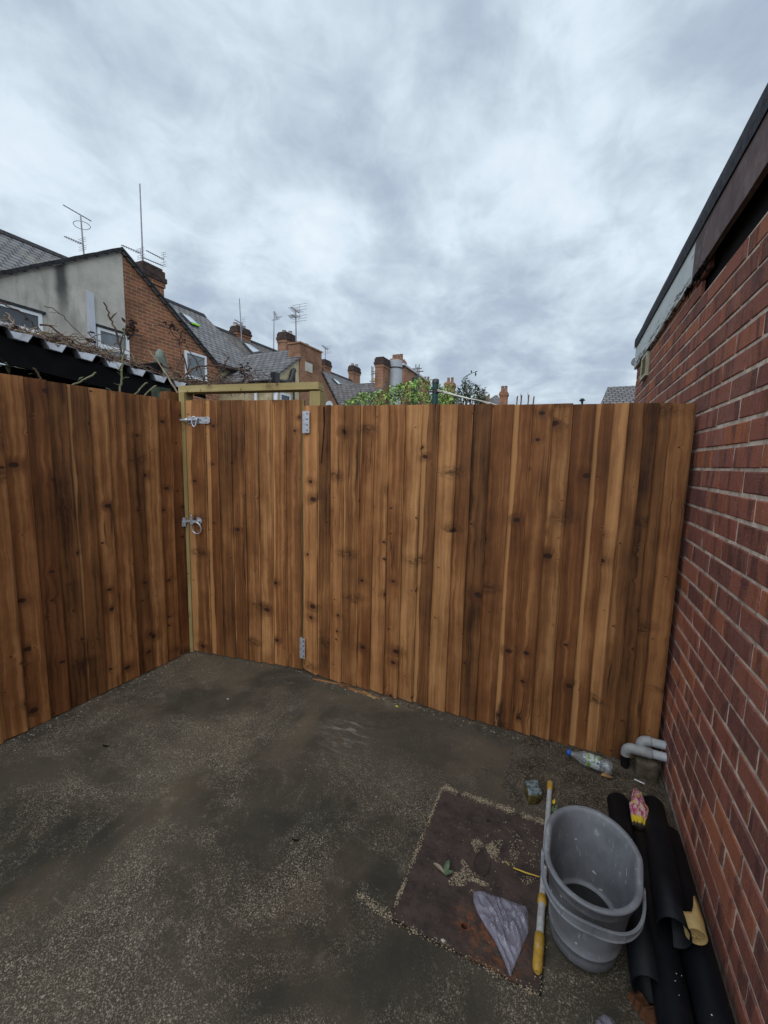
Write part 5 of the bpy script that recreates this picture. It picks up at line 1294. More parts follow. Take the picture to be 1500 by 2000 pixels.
# ---- third house
h3 = empty('terraced_house', (-11.5, 20.2, 0), 'third terraced house, with stone coloured tiles and a tall brick stack on the gable', 'house', G2)
def gz3(y): return 5.66 - 0.68 * abs(y - 20.2)
m = MB(); m.prism([(GX, 17.9, 0), (GX, 22.5, 0), (GX, 22.5, gz3(22.5)), (GX, 20.2, 5.62), (GX, 17.9, gz3(17.9))], (-0.25, 0, 0)); m.box((-12.0, 17.9, 0), (GX - 0.25, 18.15, 4.0)); m.build('wall', FBRICK2, h3)
m = MB(); slab(m, [(GX + 0.06, 17.75, gz3(17.75)), (GX + 0.06, 20.2, 5.66), (-12.9, 20.2, 5.66), (-12.9, 17.75, gz3(17.75))], 0.08); slab(m, [(GX + 0.06, 22.65, gz3(22.65)), (GX + 0.06, 20.2, 5.66), (-12.9, 20.2, 5.66), (-12.9, 22.65, gz3(22.65))], 0.08); o3 = m.build('roof', TILE_X, h3)
ys0 = 19.58; xl = at_y(733, 697, ys0).x; ys1 = gx(768, 710).y
stack(h3, xl, GX + 0.05, ys0, ys1, 3.2, 6.80, FBRICK2, (), 0.50)
r3 = main_roof(h3, 21.0, 30.5, 7.12, SLATE_Y)
rooflight(r3, [on_roof(648.5, 741.5, 7.12), on_roof(653.5, 743.5, 7.12), on_roof(666, 752, 7.12), on_roof(660, 752.5, 7.12)])
stack(h2, -14.75, -14.2, 18.35, 19.2, 6.5, 8.22, FBRICK2, ((0.3, 0.4), (0.7, 0.7)), 0.55, ph=0.2)
stack(h3, -14.7, -14.35, 22.4, 23.1, 6.5, 7.75, FBRICK, (), 0.5)
stack(h3, -14.7, -14.3, 26.0, 27.0, 6.4, 8.16, FBRICK2, ((0.35, 0.3), (0.8, 0.6)), 0.55, ph=0.2)
# ---- fourth house with the scaffold
h4 = empty('terraced_house', (-11.5, 24.5, 0), 'fourth terraced house, brick gable behind the scaffolding and the grey flue', 'house', G2)
P4 = [gx(786, 712, GX), gx(830, 741, GX)]
m = MB(); m.prism([(GX, 22.6, 0), (GX, 26.6, 0), (GX, 26.6, P4[1].z), (GX, P4[0].y, P4[0].z), (GX, 22.6, P4[0].z - 0.1)], (-0.3, 0, 0)); m.build('wall', FBRICK2, h4)
m = MB(); slab(m, [(GX + 0.1, P4[0].y, P4[0].z + 0.08), (GX + 0.1, 26.8, P4[1].z + 0.02), (GX - 0.35, 26.8, P4[1].z + 0.02), (GX - 0.35, P4[0].y, P4[0].z + 0.08)], 0.1); m.build('roof', BOXING, h4, label='pale edged roof slope')
pc = [at_y(764, 702, 23.2), at_y(785, 702, 23.2)]
stack(h4, pc[0].x, pc[1].x, 23.0, 23.9, 4.0, pc[0].z, FBRICK, ((0.12, 0.5), (0.45, 0.5), (0.78, 0.5)), 0.5, False, POT, 0.34)
fl = gx(773, 705, GX + 0.25); flb = gx(773, 790, GX + 0.25); fr = 0.5 * (gx(780, 730, GX + 0.25) - gx(766, 730, GX + 0.25)).length * 0.72
fo = empty('flue', (fl.x, fl.y, 0), 'fat pale grey round flue beside the tall brick stack', 'flue')
GREYM = simple('grey_flue_paint', (0.36, 0.38, 0.41), 0.5, 0.4, 0.08, 2)
m = MB(); m.tube([(fl.x, fl.y, 0), (fl.x, fl.y, fl.z)], fr, 20); m.build('duct', GREYM, fo)
m = MB(); zj = gx(773, 720, GX + 0.25).z; m.tube([(fl.x, fl.y, zj - 0.03), (fl.x, fl.y, zj + 0.03)], fr + 0.02, 20); m.build('joint_band', DARKFRAME, fo)
SCAF = simple('scaffold_tube', (0.22, 0.21, 0.20), 0.6, 0.4, 0.2, 5, 0.3)
def scaffold(lines, Y, label, rad=0.035):
    P = [[at_y(a, b, Y + (k % 2) * 0.15) for a, b in ln] for k, ln in enumerate(lines)]
    s_ = empty('scaffolding', (P[0][0].x, Y, 0), label, 'scaffolding', 'scaffolding on the far houses')
    for p in P: 
        m = MB(); m.tube(p, rad, 6); m.build('pole' if abs(p[0].z - p[-1].z) > 0.6 else 'ledger', SCAF, s_)
    return s_
s1_ = scaffold([((790, 702), (790, 790)), ((809, 719), (809, 790)), ((812.3, 712), (812.3, 790)), ((815.4, 717), (815.4, 790)), ((818.5, 712), (818.5, 790)), ((778, 722.5), (823, 719.5)), ((778, 728.8), (801, 727)), ((809, 726.5), (827, 725))], 24.5, 'bare scaffold poles rising over the fourth brick gable')
s2_ = scaffold([((726.2, 715), (726.2, 790)), ((728.6, 717), (728.6, 790)), ((725, 725.5), (734, 725.8)), ((724.5, 731), (734, 729)), ((722, 744.5), (734, 744))], 27.0, 'small bare scaffold seen left of the tall brick stack')
a, b = at_y(726, 739, 27.05), at_y(734, 744, 27.05); m = MB(); m.box((a.x, 27.02, b.z), (b.x, 27.3, a.z)); m.build('board', simple('scaffold_board', (0.45, 0.34, 0.16), 0.8), s2_)
NET = simple('dark_green_netting', (0.022, 0.062, 0.058), 0.8, 0.2, 0.3, 2, bump=0.4)
pts = [(778, 740), (783, 739), (790, 740), (800, 737.5), (808, 737), (816, 740)]
m = MB(); rows = []
for zrow in range(5): 
    row = []
    for k, (a, b) in enumerate(pts):
        p = at_y(a, b, 24.0); row.append(Vector((p.x, p.y - 0.12 * (k % 2) - 0.03 * zrow, p.z - zrow * 0.6)))
    rows.append(row)
m.loft(rows, closed=False); o = m.build('debris_netting', NET); sm_ = o.modifiers.new('thickness', 'SOLIDIFY'); sm_.thickness = 0.02
tag(o, 'dark green debris netting hung on the scaffold below the fourth gable', 'netting')

# ---- far houses and single chimneys
def far_house(px0, px1, Y, ztop, zeave, wallm, roofm, label, hip=0.0, depth=8.0):
    a = at_y(px0, 780, Y).x; b = at_y(px1, 780, Y).x
    h = empty('far_house', ((a + b) / 2, Y + depth / 2, 0), label, 'house', 'houses far beyond the yard')
    m = MB(); m.box((a, Y, 0), (b, Y + depth, zeave)); m.build('wall', wallm, h)
    ym = Y + depth / 2; hl_ = (b - a) * hip
    A, B, C, D_ = (a - 0.2, Y - 0.2, zeave), (b + 0.2, Y - 0.2, zeave), (b + 0.2, Y + depth + 0.2, zeave), (a - 0.2, Y + depth + 0.2, zeave); Ra, Rb = (a + hl_, ym, ztop), (b - hl_, ym, ztop)
    m = MB(); m.face([A, B, Rb, Ra]); m.face([C, D_, Ra, Rb]); m.face([D_, A, Ra]); m.face([B, C, Rb]); m.face([D_, C, B, A]); r_ = m.build('roof', roofm, h)
    return h, r_
hr, rr_ = far_house(1181, 1290, 15.0, 4.48, 3.0, FBRICK, PLAINTILE, 'grey tiled house with a hipped roof just left of the brick outbuilding', 0.16, 6.0)
ha, ra_ = far_house(936, 981, 34.0, 7.35, 5.9, FBRICK, SLATE_X, 'far small slate roof with yellow battens behind the dark shrub', 0.45, 5.0)
m = MB()
for k in range(8):
    q = k / 8; a = at_y(944.5 + 4.5 * q, 787 - 12.5 * q, 34.6); b = at_y(958, 787 - 12.5 * q, 34.6)
    m.tube([a - Vector((0, 0.6, 0)), b - Vector((0, 0.6, 0))], 0.05, 4)
m.build('battens', simple('yellow_batten', (0.50, 0.40, 0.16), 0.8), ra_)
ca_ = at_y(975, 787, 30.0), at_y(989, 787, 30.0), at_y(982, 764, 30.0)
hb, rb_ = far_house(966, 998, 29.6, 5.65, 5.0, FBRICK, SLATE_X, 'far brick house of which only a chimney with two pots shows over the fence', 0.1, 4.0)
stack(hb, ca_[0].x, ca_[1].x, 30.0, 30.6, 5.0, ca_[2].z, FBRICK, ((0.27, 0.5), (0.73, 0.5)), 0.34, False, POT, 0.42)
hc, rc_ = far_house(862, 890, 31.6, 5.9, 5.2, FBRICK2, SLATE_X, 'far brick house with a two pot chimney behind the green bush', 0.1, 4.0)
cb_ = at_y(867, 787, 32.0), at_y(883, 787, 32.0), at_y(875, 746, 32.0)
stack(hc, cb_[0].x, cb_[1].x, 32.0, 32.8, 5.0, cb_[2].z, FBRICK2, ((0.28, 0.5), (0.74, 0.5)), 0.4, False, POT, 0.42)
hd, rd_ = far_house(822, 850, 36.0, 8.1, 7.0, CREAM, TILE_Y, 'far pale house with small chimneys right of the scaffolding', 0.2, 5.0)
for pxx in (828, 834):
    p0, p1, p2 = at_y(pxx - 1.8, 760, 36.5), at_y(pxx + 1.8, 760, 36.5), at_y(pxx, 742, 36.5); stack(hd, p0.x, p1.x, 36.5, 37.0, 6.5, p2.z, FBRICK, ((0.5, 0.5),), 0.3, False, POT, 0.35)
m = MB(); p = at_y(1137, 790, 20.0); q = at_y(1137, 778, 20.0); m.tube([p, p.lerp(q, 0.5), p.lerp(q, 0.62), p.lerp(q, 0.75), p.lerp(q, 0.9), q], [0.04, 0.05, 0.13, 0.10, 0.08, 0.02], 10)
m.tube([p - Vector((0, 0, 3.0)), p], 0.05, 8); tag(m.build('roof_finial', VERGE), 'small dark finial just showing above the right half of the back fence', 'finial')

# ------------------------------------------------------------------ aerials
def aerial(base, top, booms, label, rad=0.018, X=None, Y=None, ring=None, n_el=8):
    f = (lambda p: at_x(p[0], p[1], X)) if X is not None else (lambda p: at_y(p[0], p[1], Y))
    b, t_ = f(base), f(top); e = empty('tv_aerial', tuple(b), label, 'aerial', 'television aerials on the terrace')
    m = MB(); m.tube([b - Vector((0, 0, 0.25)), b, t_], [rad * 1.1, rad * 1.1, rad * 0.8], 8); m.build('mast', MAST, e)
    for k, (p0, p1, el, refl) in enumerate(booms):
        a, c = f(p0), f(p1); m = MB(); m.tube([a, c], rad * 0.62, 6); ax = (c - a).normalized(); sd_ = ax.cross(Vector((0, 0, 1))).normalized()
        for i in range(n_el):
            p = a.lerp(c, (i + 0.5) / n_el); l = el * (0.6 + 0.4 * i / n_el); m.tube([p - sd_ * l, p + sd_ * l], rad * 0.26, 4)
        if refl:
            up = sd_.cross(ax)
            for s_ in (-1, 1):
                q = c + up * s_ * refl; m.tube([c, q], rad * 0.4, 4)
                for i in (0.35, 0.7, 1.0): w_ = c.lerp(q, i); m.tube([w_ - sd_ * el * 1.5, w_ + sd_ * el * 1.5], rad * 0.26, 4)
        m.build('boom', ALU, e)
    if ring:
        c = f(ring[0]); m = MB()
        m.tube([c + Vector((ring[1] * math.cos(R(a)), ring[1] * math.sin(R(a)), 0.02 * math.cos(R(a)))) for a in range(0, 361, 15)], rad * 0.4, 5, caps=False); m.build('halo_loop', ALU, e)
aerial((164, 500), (157.5, 422), [((123, 400), (178.5, 432), 0.035, 0), ((125.5, 461.5), (161, 477), 0.10, 0.13)], 'aerial with a round loop and two booms on the left end of the ridge', X=-11.2, ring=((160, 440), 0.17))
aerial((279, 512), (273, 359), [((237, 478.5), (275, 495), 0.10, 0.12), ((285.5, 489), (320, 507), 0.07, 0.18), ((280.5, 503.5), (318, 519), 0.07, 0)], 'very tall thin aerial mast on the nearest chimney with three side booms', X=-10.35)
aerial((471.5, 655), (467.5, 583), [((458, 624), (474, 633), 0.10, 0.28)], 'tall thin aerial on the low sooty chimney behind the brown roof', X=-14.0, rad=0.022)
aerial((534.5, 672), (535.5, 608), [((535, 608), (541, 622), 0.16, 0.2)], 'aerial strapped to the left side of the cream gable\'s square chimney', X=-14.0, rad=0.024)
aerial((578.5, 670), (577.5, 606), [((568, 599.5), (584.5, 611), 0.22, 0.3), ((568.5, 614.5), (579, 621), 0.26, 0)], 'aerial with two stacked booms rising from the broad brick stack', X=-9.35, rad=0.024)
aerial((635.5, 716), (635.3, 680), [((629, 674), (640, 683.5), 0.2, 0.25)], 'small aerial on the stub chimney right of the broad stack', X=-14.4, rad=0.026)

# ------------------------------------------------------------------ lean-to shed behind the side fence
SX = -3.3
tr = [at_x(px, py, SX).y for px, py in ((94, 674), (157, 698), (212, 716), (259, 731))]
per = (tr[3] - tr[0]) / 3; ph0 = tr[0]
e0, e1 = at_x(0, 652, SX), at_x(335, 752, SX)
def ez(y): return e0.z + (e1.z - e0.z) * (y - e0.y) / (e1.y - e0.y)
sh = empty('lean_to_shed', (-4.4, 1.0, 0), 'lean-to shed, its interior shade put in as black boards, with a pale corrugated sheet roof behind the left fence', 'shed')
SHEET = simple('galvanised_sheet', (0.27, 0.285, 0.315), 0.5, 0.4, 0.2, 3, dirt=((0.16, 0.14, 0.12), 0.6))
SHED_SHADE = simple('black_shed_shade', (0.006, 0.006, 0.007), 0.9, 0.1)  # black that stands for the shaded open inside of the shed
ys = []; y = ph0 - per * 12
while y < e1.y + 0.25:
    ys += [(y, 0.0), (y + per * 0.36, 0.0), (y + per * 0.52, 0.055), (y + per * 0.86, 0.055)]; y += per
ROOFS = math.tan(R(11.2))
rows = [[Vector((x, yy, ez(yy) + 0.0 + hh + (SX - x) * ROOFS)) for yy, hh in ys] for x in (SX + 0.02, SX - 0.8, SX - 1.6, SX - 2.3)]
m = MB(); m.loft(rows, smooth=False, closed=False); o = m.build('roof', SHEET, sh); sm_ = o.modifiers.new('thickness', 'SOLIDIFY'); sm_.thickness = 0.004
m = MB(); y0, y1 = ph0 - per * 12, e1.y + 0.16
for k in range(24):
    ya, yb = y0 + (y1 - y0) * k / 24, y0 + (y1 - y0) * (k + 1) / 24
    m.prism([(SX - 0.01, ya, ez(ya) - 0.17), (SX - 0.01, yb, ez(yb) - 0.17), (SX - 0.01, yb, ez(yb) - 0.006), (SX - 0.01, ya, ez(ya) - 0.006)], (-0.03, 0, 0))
m.build('fascia', SHED_SHADE, sh)  # black boards put in for the shade below the roof edge
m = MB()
for q in range(0, len(ys) - 3, 4):                    # black strips standing for the shade inside each corrugation
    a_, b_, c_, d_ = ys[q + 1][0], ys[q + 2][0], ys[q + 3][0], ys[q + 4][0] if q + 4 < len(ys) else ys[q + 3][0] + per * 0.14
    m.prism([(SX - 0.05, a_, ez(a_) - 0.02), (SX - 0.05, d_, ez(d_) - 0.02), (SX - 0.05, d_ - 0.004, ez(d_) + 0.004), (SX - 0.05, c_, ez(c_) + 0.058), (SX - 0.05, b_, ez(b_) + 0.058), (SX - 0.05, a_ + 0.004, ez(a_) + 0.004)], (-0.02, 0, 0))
tag(m.build('corrugation_shade', SHED_SHADE, sh), kind='stuff')
m = MB(); m.box((SX - 0.16, y0, 0), (SX - 0.11, y1 - 0.12, 2.02)); m.box((SX - 2.2, y1 - 0.17, 0), (SX - 0.16, y1 - 0.12, 2.3)); m.build('wall', SHED_SHADE, sh)  # black walls paint the shade of the open interior
m = MB(); a, b = at_x(312, 760, -3.0), at_x(334, 760, -3.0); m.box((-3.1, a.y, 0), (-3.0, b.y, at_x(320, 757, -3.0).z)); m.build('corner_post', simple('mossy_post', (0.06, 0.07, 0.05), 0.95, 0.1, 0.4, 15, bump=0.5), sh)

# mossy dead trunk
tp = at_x(312, 681, -4.7); tl, tr_ = at_x(297, 715, -4.7), at_x(328, 715, -4.7); tr0 = (tr_ - tl).length / 2 * 0.82
tk = empty('dead_tree_stump', (tp.x, tp.y, 0), 'grey green mossy dead trunk with a rounded top in front of the brick gable', 'tree stump')
BARK = simple('mossy_bark', (0.13, 0.145, 0.12), 0.95, 0.1, 0.5, 7, bump=1.0, dirt=((0.05, 0.06, 0.045), 0.7))
m = MB(); rings = []
for q, r_ in ((0, 1.25), (0.3, 1.1), (0.6, 1.0), (0.8, 1.0), (0.9, 0.97), (0.95, 0.82), (0.985, 0.5), (1.0, 0.08)):
    z = tp.z * q; rings.append([Vector((tp.x + tr0 * r_ * math.cos(R(a)) * (1 + 0.12 * noise.noise((math.cos(R(a)) * 2, math.sin(R(a)) * 2, z * 3))), tp.y + tr0 * r_ * math.sin(R(a)) * (1 + 0.12 * noise.noise((math.cos(R(a)) * 2, math.sin(R(a)) * 2, z * 3 + 9))), z)) for a in range(0, 360, 20)])
m.loft(rings); m.build('trunk', BARK, tk)
TWIG = simple('bramble_cane', (0.105, 0.062, 0.045), 0.8, 0.2, 0.4, 12)
TWIGP = simple('dry_cane', (0.22, 0.16, 0.105), 0.85, 0.2, 0.3, 12)
TWIGG = simple('green_bark', (0.16, 0.15, 0.085), 0.8, 0.2, 0.3, 12)
DEAD = simple('shrivelled_leaf', (0.055, 0.036, 0.03), 0.9, 0.1, 0.4, 30)
def smooth(ps, n=5):
    out = []
    for i in range(len(ps) - 1):
        p0 = ps[max(i - 1, 0)]; p1 = ps[i]; p2 = ps[i + 1]; p3 = ps[min(i + 2, len(ps) - 1)]
        for k in range(n):
            t_ = k / n; out.append(0.5 * ((2 * p1) + (p2 - p0) * t_ + (2 * p0 - 5 * p1 + 4 * p2 - p3) * t_ ** 2 + (3 * p1 - p0 - 3 * p2 + p3) * t_ ** 3))
    return out + [ps[-1]]
rb = random.Random(77)
def cane(m, path, X, r0, r1, jit=0.012, mi=0, dX=0.0):
    ps = [at_x(px, py, X + dX * i / max(1, len(path) - 1)) for i, (px, py) in enumerate(path)]
    ps = smooth(ps); ps = [p + Vector((rb.gauss(0, jit), rb.gauss(0, jit), rb.gauss(0, jit * 0.7))) for p in ps]
    m.tube(ps, [r0 + (r1 - r0) * i / (len(ps) - 1) for i in range(len(ps))], 5, mi)
    return ps
def twigs(m, ps, n, l, r, mi=0):
    for _ in range(n):
        p = rb.choice(ps[1:]); d_ = Vector((rb.gauss(0, 1), rb.gauss(0, 1), rb.gauss(0.3, 0.8))).normalized(); q = p + d_ * l * rb.uniform(0.4, 1.2)
        m.tube([p, p.lerp(q, 0.5) + Vector((0, 0, rb.gauss(0, l * 0.08))), q], [r, r * 0.8, r * 0.4], 4, mi)
def shrivel(m, p, s_=0.03):
    for _ in range(3):
        leafmesh(m, p + Vector((rb.gauss(0, s_ * 0.4), rb.gauss(0, s_ * 0.4), rb.gauss(0, s_ * 0.4))), (rb.gauss(0, 1), rb.gauss(0, 1), rb.gauss(-0.4, 0.8)), (rb.gauss(0, 1), rb.gauss(0, 1), 1), s_ * rb.uniform(0.7, 1.4), s_ * 0.32, 0.6, 3)
def bramble(label, canes, rnd_n, x0, x1, slope, loc, base_X, drop, leaves, leafpts=(), pale=0.4, zlo=(6, 40)):
    b = empty('bramble', loc, label, 'bramble', 'leafless brambles behind the fence'); m = MB(); allp = []
    for path, X, r0, r1 in canes:
        ps = cane(m, path, X, r0, r1, 0.006); allp += ps; twigs(m, ps, 3, 0.10, r1 * 0.8)
    for _ in range(rnd_n):
        xa = rb.uniform(x0, x1); ln = rb.uniform(40, 170) * rb.choice((-1, 1, 1)); ya = slope(xa) + rb.uniform(-4, 10); h_ = rb.uniform(*zlo) * rb.random()
        xb = min(max(xa + ln, x0 - 15), x1 + 40); yb = slope(xb) + rb.uniform(-8, 6); X = base_X + rb.uniform(-0.5, 0.3)
        mi = 1 if rb.random() < pale else 0
        ps = cane(m, [(xa, ya), (xa * 0.65 + xb * 0.35, (ya * 0.65 + yb * 0.35) - h_), (xa * 0.3 + xb * 0.7, (ya * 0.3 + yb * 0.7) - h_ * 0.7), (xb, yb)], X, rb.uniform(0.004, 0.0065), 0.002, 0.012, mi, rb.uniform(-0.3, 0.3))
        allp += ps
        if rb.random() < 0.5: twigs(m, ps, 3, 0.12, 0.002, mi)
    tag(m.build('canes', [TWIG, TWIGP], b), kind='stuff')
    m = MB()
    for _ in range(leaves): shrivel(m, rb.choice(allp), 0.028)
    for (px, py, X, n_) in leafpts:
        for _ in range(n_): shrivel(m, at_x(px + rb.gauss(0, 6), py + rb.gauss(0, 6), X), 0.035)
    tag(m.build('dead_leaves', DEAD, b), kind='stuff')
    return b
eave = lambda x: 634 + 0.31 * x
bramble('thicket of dry bramble canes sprawling over the corrugated shed roof',
        [([(0, 592), (42, 612), (60, 630), (88, 652)], -3.9, 0.006, 0.004), ([(78, 633), (100, 640), (140, 668), (185, 690), (245, 716)], -3.8, 0.008, 0.005), ([(0, 636), (60, 650), (130, 672), (180, 686), (250, 703)], -3.7, 0.009, 0.006),
         ([(86, 597), (116, 612), (150, 645), (190, 684)], -4.2, 0.004, 0.003), ([(201, 590), (214, 616), (226, 648), (238, 690)], -3.4, 0.0055, 0.009), ([(170, 672), (186, 655), (215, 652)], -3.6, 0.004, 0.002), ([(242, 662), (262, 655), (280, 657)], -3.4, 0.003, 0.002)],
        62, 20, 330, eave, (-3.8, 2.0, 0), -3.6, 0, 40, ((255, 640, -3.4, 9), (248, 648, -3.4, 4), (177, 660, -3.6, 3)), 0.5, (4, 34))
bramble('tangle of dark arching bramble stems above the gate in front of the brick gable',
        [([(330, 745), (352, 700), (349, 668), (326, 640), (302, 636)], -4.2, 0.007, 0.004), ([(398, 770), (392, 722), (372, 690), (345, 645), (335, 632)], -4.2, 0.007, 0.004), ([(355, 742), (372, 722), (394, 714), (430, 716), (470, 724), (500, 742)], -3.9, 0.011, 0.006),
         ([(428, 765), (429, 722), (440, 708), (447, 697)], -3.9, 0.013, 0.007), ([(357, 695), (372, 735), (384, 760)], -4.0, 0.009, 0.006), ([(374, 700), (366, 730), (362, 765)], -4.0, 0.006, 0.006), ([(399, 770), (399, 735)], -3.9, 0.009, 0.008), ([(478, 770), (478, 735), (476, 722)], -4.2, 0.006, 0.004),
         ([(402, 735), (425, 744), (440, 757), (455, 775)], -3.9, 0.006, 0.004), ([(468, 720), (485, 742), (505, 757)], -4.2, 0.006, 0.004)],
        44, 300, 500, lambda x: 748 + 0.06 * (x - 300), (-4.0, 3.0, 0), -4.0, 0, 30, ((475, 720, -4.2, 16), (482, 735, -4.2, 10), (338, 642, -4.2, 6), (352, 655, -4.2, 5), (325, 628, -4.2, 3)), 0.3, (6, 46))
sl_ = empty('bramble', (-2.75, 2.1, 1.0), 'single long pale cane leaning over the left end of the gate frame', 'bramble', 'leafless brambles behind the fence')
m = MB(); cane(m, [(292, 686), (312, 712), (335, 748), (357, 786)], -3.3, 0.005, 0.008, 0.002, 0, 0.62); m.build('canes', TWIGP, sl_)
sp2 = empty('sapling', (-2.8, 1.75, 0), 'thin green barked sapling standing behind the left fence', 'sapling')
m = MB(); a = at_x(234, 790, -2.8); m.tube([(a.x, a.y, 0), a], [0.010, 0.008], 8); ps = cane(m, [(234, 790), (235, 755), (238, 725), (242, 690), (244, 660), (243, 640)], -2.8, 0.008, 0.003, 0.003); tag(m.build('trunk', TWIGG, sp2), kind='stuff')
m = MB(); twigs(m, ps, 9, 0.10, 0.003); cane(m, [(234, 782), (222, 768), (208, 757)], -2.8, 0.005, 0.003, 0.003); tag(m.build('branches', TWIGG, sp2), kind='stuff')
ct = empty('cut_shrub', (-2.75, 1.85, 0), 'shrub of pruned sticks with cut pale ends poking above the left fence', 'shrub')
for path in ([(252, 800), (262, 775), (276, 757), (287, 747)], [(262, 800), (276, 780), (292, 762), (305, 753)], [(130, 765), (146, 752), (170, 738), (188, 728)], [(86, 760), (80, 738), (66, 718)]):
    m = MB(); ps = cane(m, path, -2.74, 0.0062, 0.005, 0.003); m.build('branch', TWIGG if path[0][0] > 100 else TWIG, ct)
OLIVE = simple('dull_green_leaf', (0.06, 0.072, 0.035), 0.7, 0.2, 0.4, 40)
for path, n_ in (([(88, 770), (82, 740), (64, 716)], 10), ([(0, 745), (6, 720), (16, 706)], 10), ([(160, 770), (158, 752), (150, 738)], 8), ([(66, 752), (58, 740)], 5)):
    lv = MB()
    for _ in range(n_):
        q = rb.random(); i = min(len(path) - 2, int(q * (len(path) - 1))); a = at_x(*path[i], -2.8).lerp(at_x(*path[i + 1], -2.8), rb.random())
        leafmesh(lv, a, (rb.gauss(0, 1), rb.gauss(0, 1), rb.gauss(0.2, 0.6)), (0, 0, 1), 0.055, 0.010, 0.3, 4)
    tag(lv.build('leaves', OLIVE, ct), kind='stuff')

# ------------------------------------------------------------------ planting behind the back fence
def leaf_mat(name, cols):
    t = NT(name, 0.55, 0.3); a = t.n('SeparateColor', {0: t.attr()}).outputs
    t.base(t.ramp(a[0], [(i / (len(cols) - 1), c) for i, c in enumerate(cols)])); t.b.inputs['Subsurface Weight'].default_value = 0.0
    return t.m
BUSHL = leaf_mat('fresh_green_leaf', [(0.06, 0.10, 0.03), (0.15, 0.24, 0.05), (0.25, 0.38, 0.08), (0.36, 0.50, 0.14)])
SHRUBL = leaf_mat('dark_grey_green_leaf', [(0.03, 0.045, 0.03), (0.06, 0.085, 0.05), (0.12, 0.15, 0.10)])
def interp(prof, x):
    for (xa, ya), (xb, yb) in zip(prof, prof[1:]):
        if xa <= x <= xb: return ya + (yb - ya) * (x - xa) / (xb - xa)
    return prof[-1][1]
def leafy(name, label, cat, prof, Y0, Y1, n, L, Wd, mat, clump, py_max=806, stems=26, seed=1, gap=0.0):
    rl = random.Random(seed); xa, xb = prof[0][0], prof[-1][0]; mid = at_y((xa + xb) / 2, 790, (Y0 + Y1) / 2)
    e = empty(name, (mid.x, mid.y, 0), label, cat); lm = MB(); sm = MB()
    centers = []
    for _ in range(clump):
        px = rl.uniform(xa, xb); top = interp(prof, px); py = top + (py_max - top) * rl.random() ** 1.4; Y = rl.uniform(Y0, Y1); centers.append((px, py, Y, rl.random()))
    for k in range(n):
        cx, cy, cY, tone = rl.choice(centers); px = cx + rl.gauss(0, 7); py = cy + rl.gauss(0, 5)
        if px < xa or px > xb or py < interp(prof, px) - 2: continue
        p = at_y(px, py, cY + rl.gauss(0, 0.10))
        dr = Vector((rl.gauss(0, 1), rl.gauss(0, 1), rl.gauss(0.0, 0.6)))
        lm_c = min(1, max(0, tone * 0.6 + rl.random() * 0.45)); s_ = rl.uniform(0.6, 1.25)
        leafmesh(lm, p, dr, (rl.gauss(0, 0.5), rl.gauss(0, 0.5), 1), L * s_, Wd * s_, 0.25, 3, (lm_c, 0, 0, 1))
    base = [(at_y(rl.uniform(xa + 10, xb - 10), 790, rl.uniform(Y0, Y1))) for _ in range(5)]
    for k in range(stems):
        cx, cy, cY, _t = rl.choice(centers); q = at_y(cx, cy, cY); b0_ = rl.choice(base); b_ = Vector((b0_.x, b0_.y, 0.0)); md = b_.lerp(q, 0.55) + Vector((rl.gauss(0, 0.12), rl.gauss(0, 0.1), 0.25))
        sm.tube(smooth([b_, md, q], 6), [0.014 - 0.011 * i / 12 for i in range(13)], 5)
    tag(sm.build('stems', TWIG, e), kind='stuff'); tag(lm.build('leaves', mat, e), kind='stuff')
    return e
leafy('green_bush', 'fresh green leafy bush showing above the back fence left of the green post', 'bush',
      [(674, 786), (690, 778), (705, 768), (725, 769), (742, 766), (760, 758), (772, 756), (785, 749), (800, 748), (815, 741), (832, 739), (845, 745), (858, 752), (872, 764), (884, 770)], 4.3, 5.3, 3700, 0.031, 0.0095, BUSHL, 120, seed=4, stems=60)
leafy('green_bush', 'small twiggy green bush right of the green post, in front of the far chimney', 'bush', [(858, 770), (866, 752), (878, 750), (888, 762), (900, 775)], 5.4, 6.0, 700, 0.032, 0.009, BUSHL, 36, seed=8, stems=24)
leafy('dark_shrub', 'sparse dark leaved shrub with narrow leaves rising above the back fence', 'shrub',
      [(884, 778), (890, 766), (898, 752), (903, 740), (906, 736), (912, 742), (918, 750), (924, 752), (930, 748), (938, 755), (946, 762), (952, 776)], 4.6, 5.2, 1150, 0.045, 0.0065, SHRUBL, 60, seed=12, stems=34)
m = MB(); ps = [at_y(x, y, 4.9) for x, y in ((905, 760), (908, 744), (914, 733), (921, 729), (929, 727))]; m.tube(ps, [0.004, 0.004, 0.003, 0.003, 0.002], 5)
for k, p in enumerate(ps[1:]):
    for _ in range(5): leafmesh(m, p, (rb.gauss(0, 1), rb.gauss(0, 1), rb.gauss(0, 0.7)), (0, 0, 1), 0.05, 0.007, 0.3, 3)
sg = empty('shrub_spray', (ps[0].x, 4.9, 1.9), 'single tall dark spray arching out of the top of the dark shrub', 'shrub'); tag(m.build('leaves', SHRUBL, sg), kind='stuff')
bt_ = empty('bare_tree', (at_y(945, 787, 9.5).x, 9.5, 0), 'small leafless pale tree between the dark shrub and the far chimney', 'tree'); m = MB(); cr_ = at_y(942, 800, 9.5); m.tube([(cr_.x, 9.5, 0), cr_], [0.06, 0.035], 8); m.build('trunk', TWIGP, bt_)
m = MB()
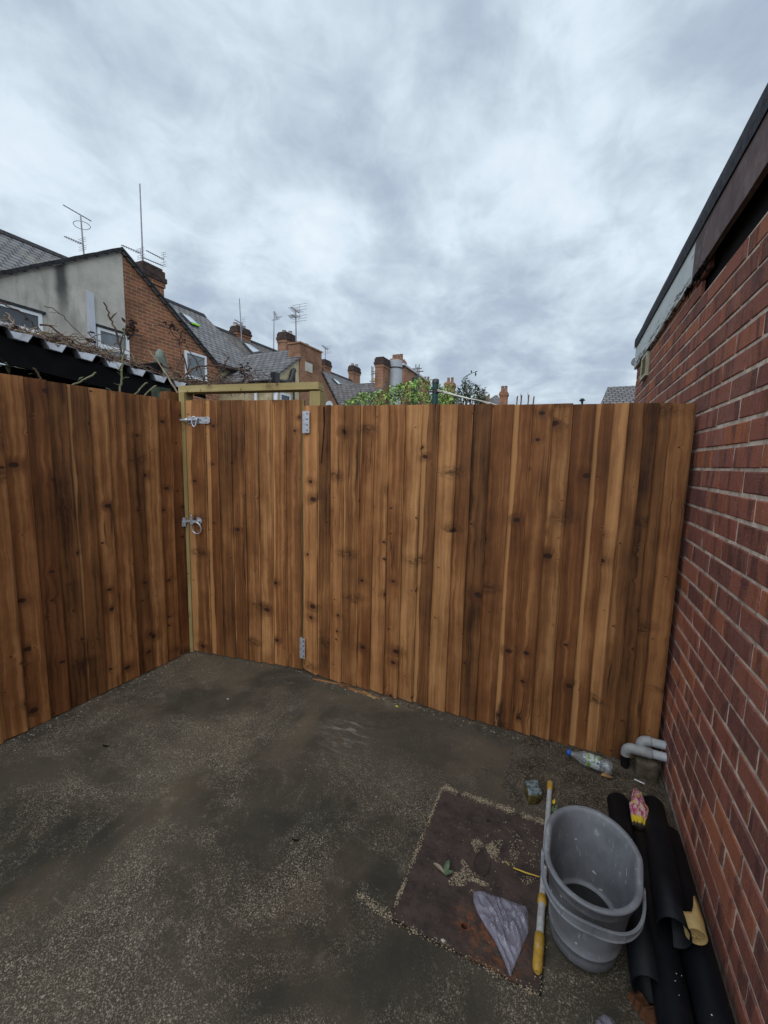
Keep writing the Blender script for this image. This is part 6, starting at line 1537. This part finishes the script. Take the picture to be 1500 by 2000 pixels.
for _ in range(60):
    x = rb.uniform(928, 962); y = 762 + abs(x - 945) * 0.5 + rb.uniform(0, 14); q = at_y(x, y, 9.5 + rb.uniform(-0.3, 0.3)); m.tube(smooth([cr_ + Vector((rb.gauss(0, 0.06), 0, rb.uniform(-0.1, 0.1))), cr_.lerp(q, 0.5) + Vector((rb.gauss(0, 0.06), 0, 0.05)), q], 4), [0.010, 0.009, 0.008, 0.007, 0.006, 0.005, 0.004, 0.003, 0.002], 4)
tag(m.build('crown', TWIGP, bt_), kind='stuff')
for px, py in ((1009, 776), (1017, 768.5), (1031, 766.5), (1041, 782)):
    p = at_y(px - 1, 800, 5.5); q = at_y(px, py, 5.5); e = empty('bare_sapling', (p.x, 5.5, 0), 'thin bare upright sapling just topping the back fence right of the far chimney', 'sapling', 'thin bare saplings above the back fence')
    m = MB(); m.tube(smooth([Vector((p.x - 0.1, 5.5, 0)), p, p.lerp(q, 0.5) + Vector((0.006, 0, 0)), q], 4), [0.012 - 0.0008 * i for i in range(13)], 6); m.build('stalk', TWIG, e)

# green clothes post and its line
pt = at_y(851, 740, 3.0)
gp_ = empty('clothes_post', (pt.x, 3.0, 0), 'dark green round clothes line post with a black cap behind the back fence', 'post')
GREEN = simple('dark_green_paint', (0.018, 0.062, 0.058), 0.45, 0.4, 0.2, 12)
pw = (at_y(857, 760, 3.0).x - at_y(845.5, 760, 3.0).x) / 2
m = MB(); m.tube([(pt.x, 3.0, 0), (pt.x, 3.0, pt.z - 0.02)], pw, 18); m.build('tube', GREEN, gp_)
m = MB(); m.tube([(pt.x, 3.0, pt.z - 0.034), (pt.x, 3.0, pt.z - 0.006), (pt.x, 3.0, pt.z)], [pw + 0.003, pw + 0.003, pw * 0.6], 18); m.build('cap', BLACKPL, gp_)
hk = at_y(851, 763, 3.0); m = MB(); m.tube([(hk.x - pw - 0.035, 3.0, hk.z - 0.004), (hk.x + pw + 0.03, 3.0, hk.z - 0.012)], 0.006, 8); m.tube([(hk.x, 3.0, hk.z - 0.02), (hk.x, 3.0, hk.z + 0.014)], pw + 0.003, 18); m.build('line_bracket', BLACKPL, gp_)
CORD = simple('white_cord', (0.62, 0.60, 0.52), 0.8, 0.2)
ln_ = empty('clothes_line', (hk.x, 3.0, hk.z), 'pair of white cords running from the green post down behind the fence', 'clothes line')
for k in range(2):
    m = MB(); a = at_y(854, 761 + 2.5 * k, 2.98); c = at_y(905 + 3 * k, 775.5 + 1.5 * k, 3.1); d_ = at_y(948 + 8 * k, 787, 3.2); f_ = at_y(1010, 806, 3.4); m.tube(smooth([a, c, d_, f_], 6), 0.0045, 6); m.build('cord', CORD, ln_)
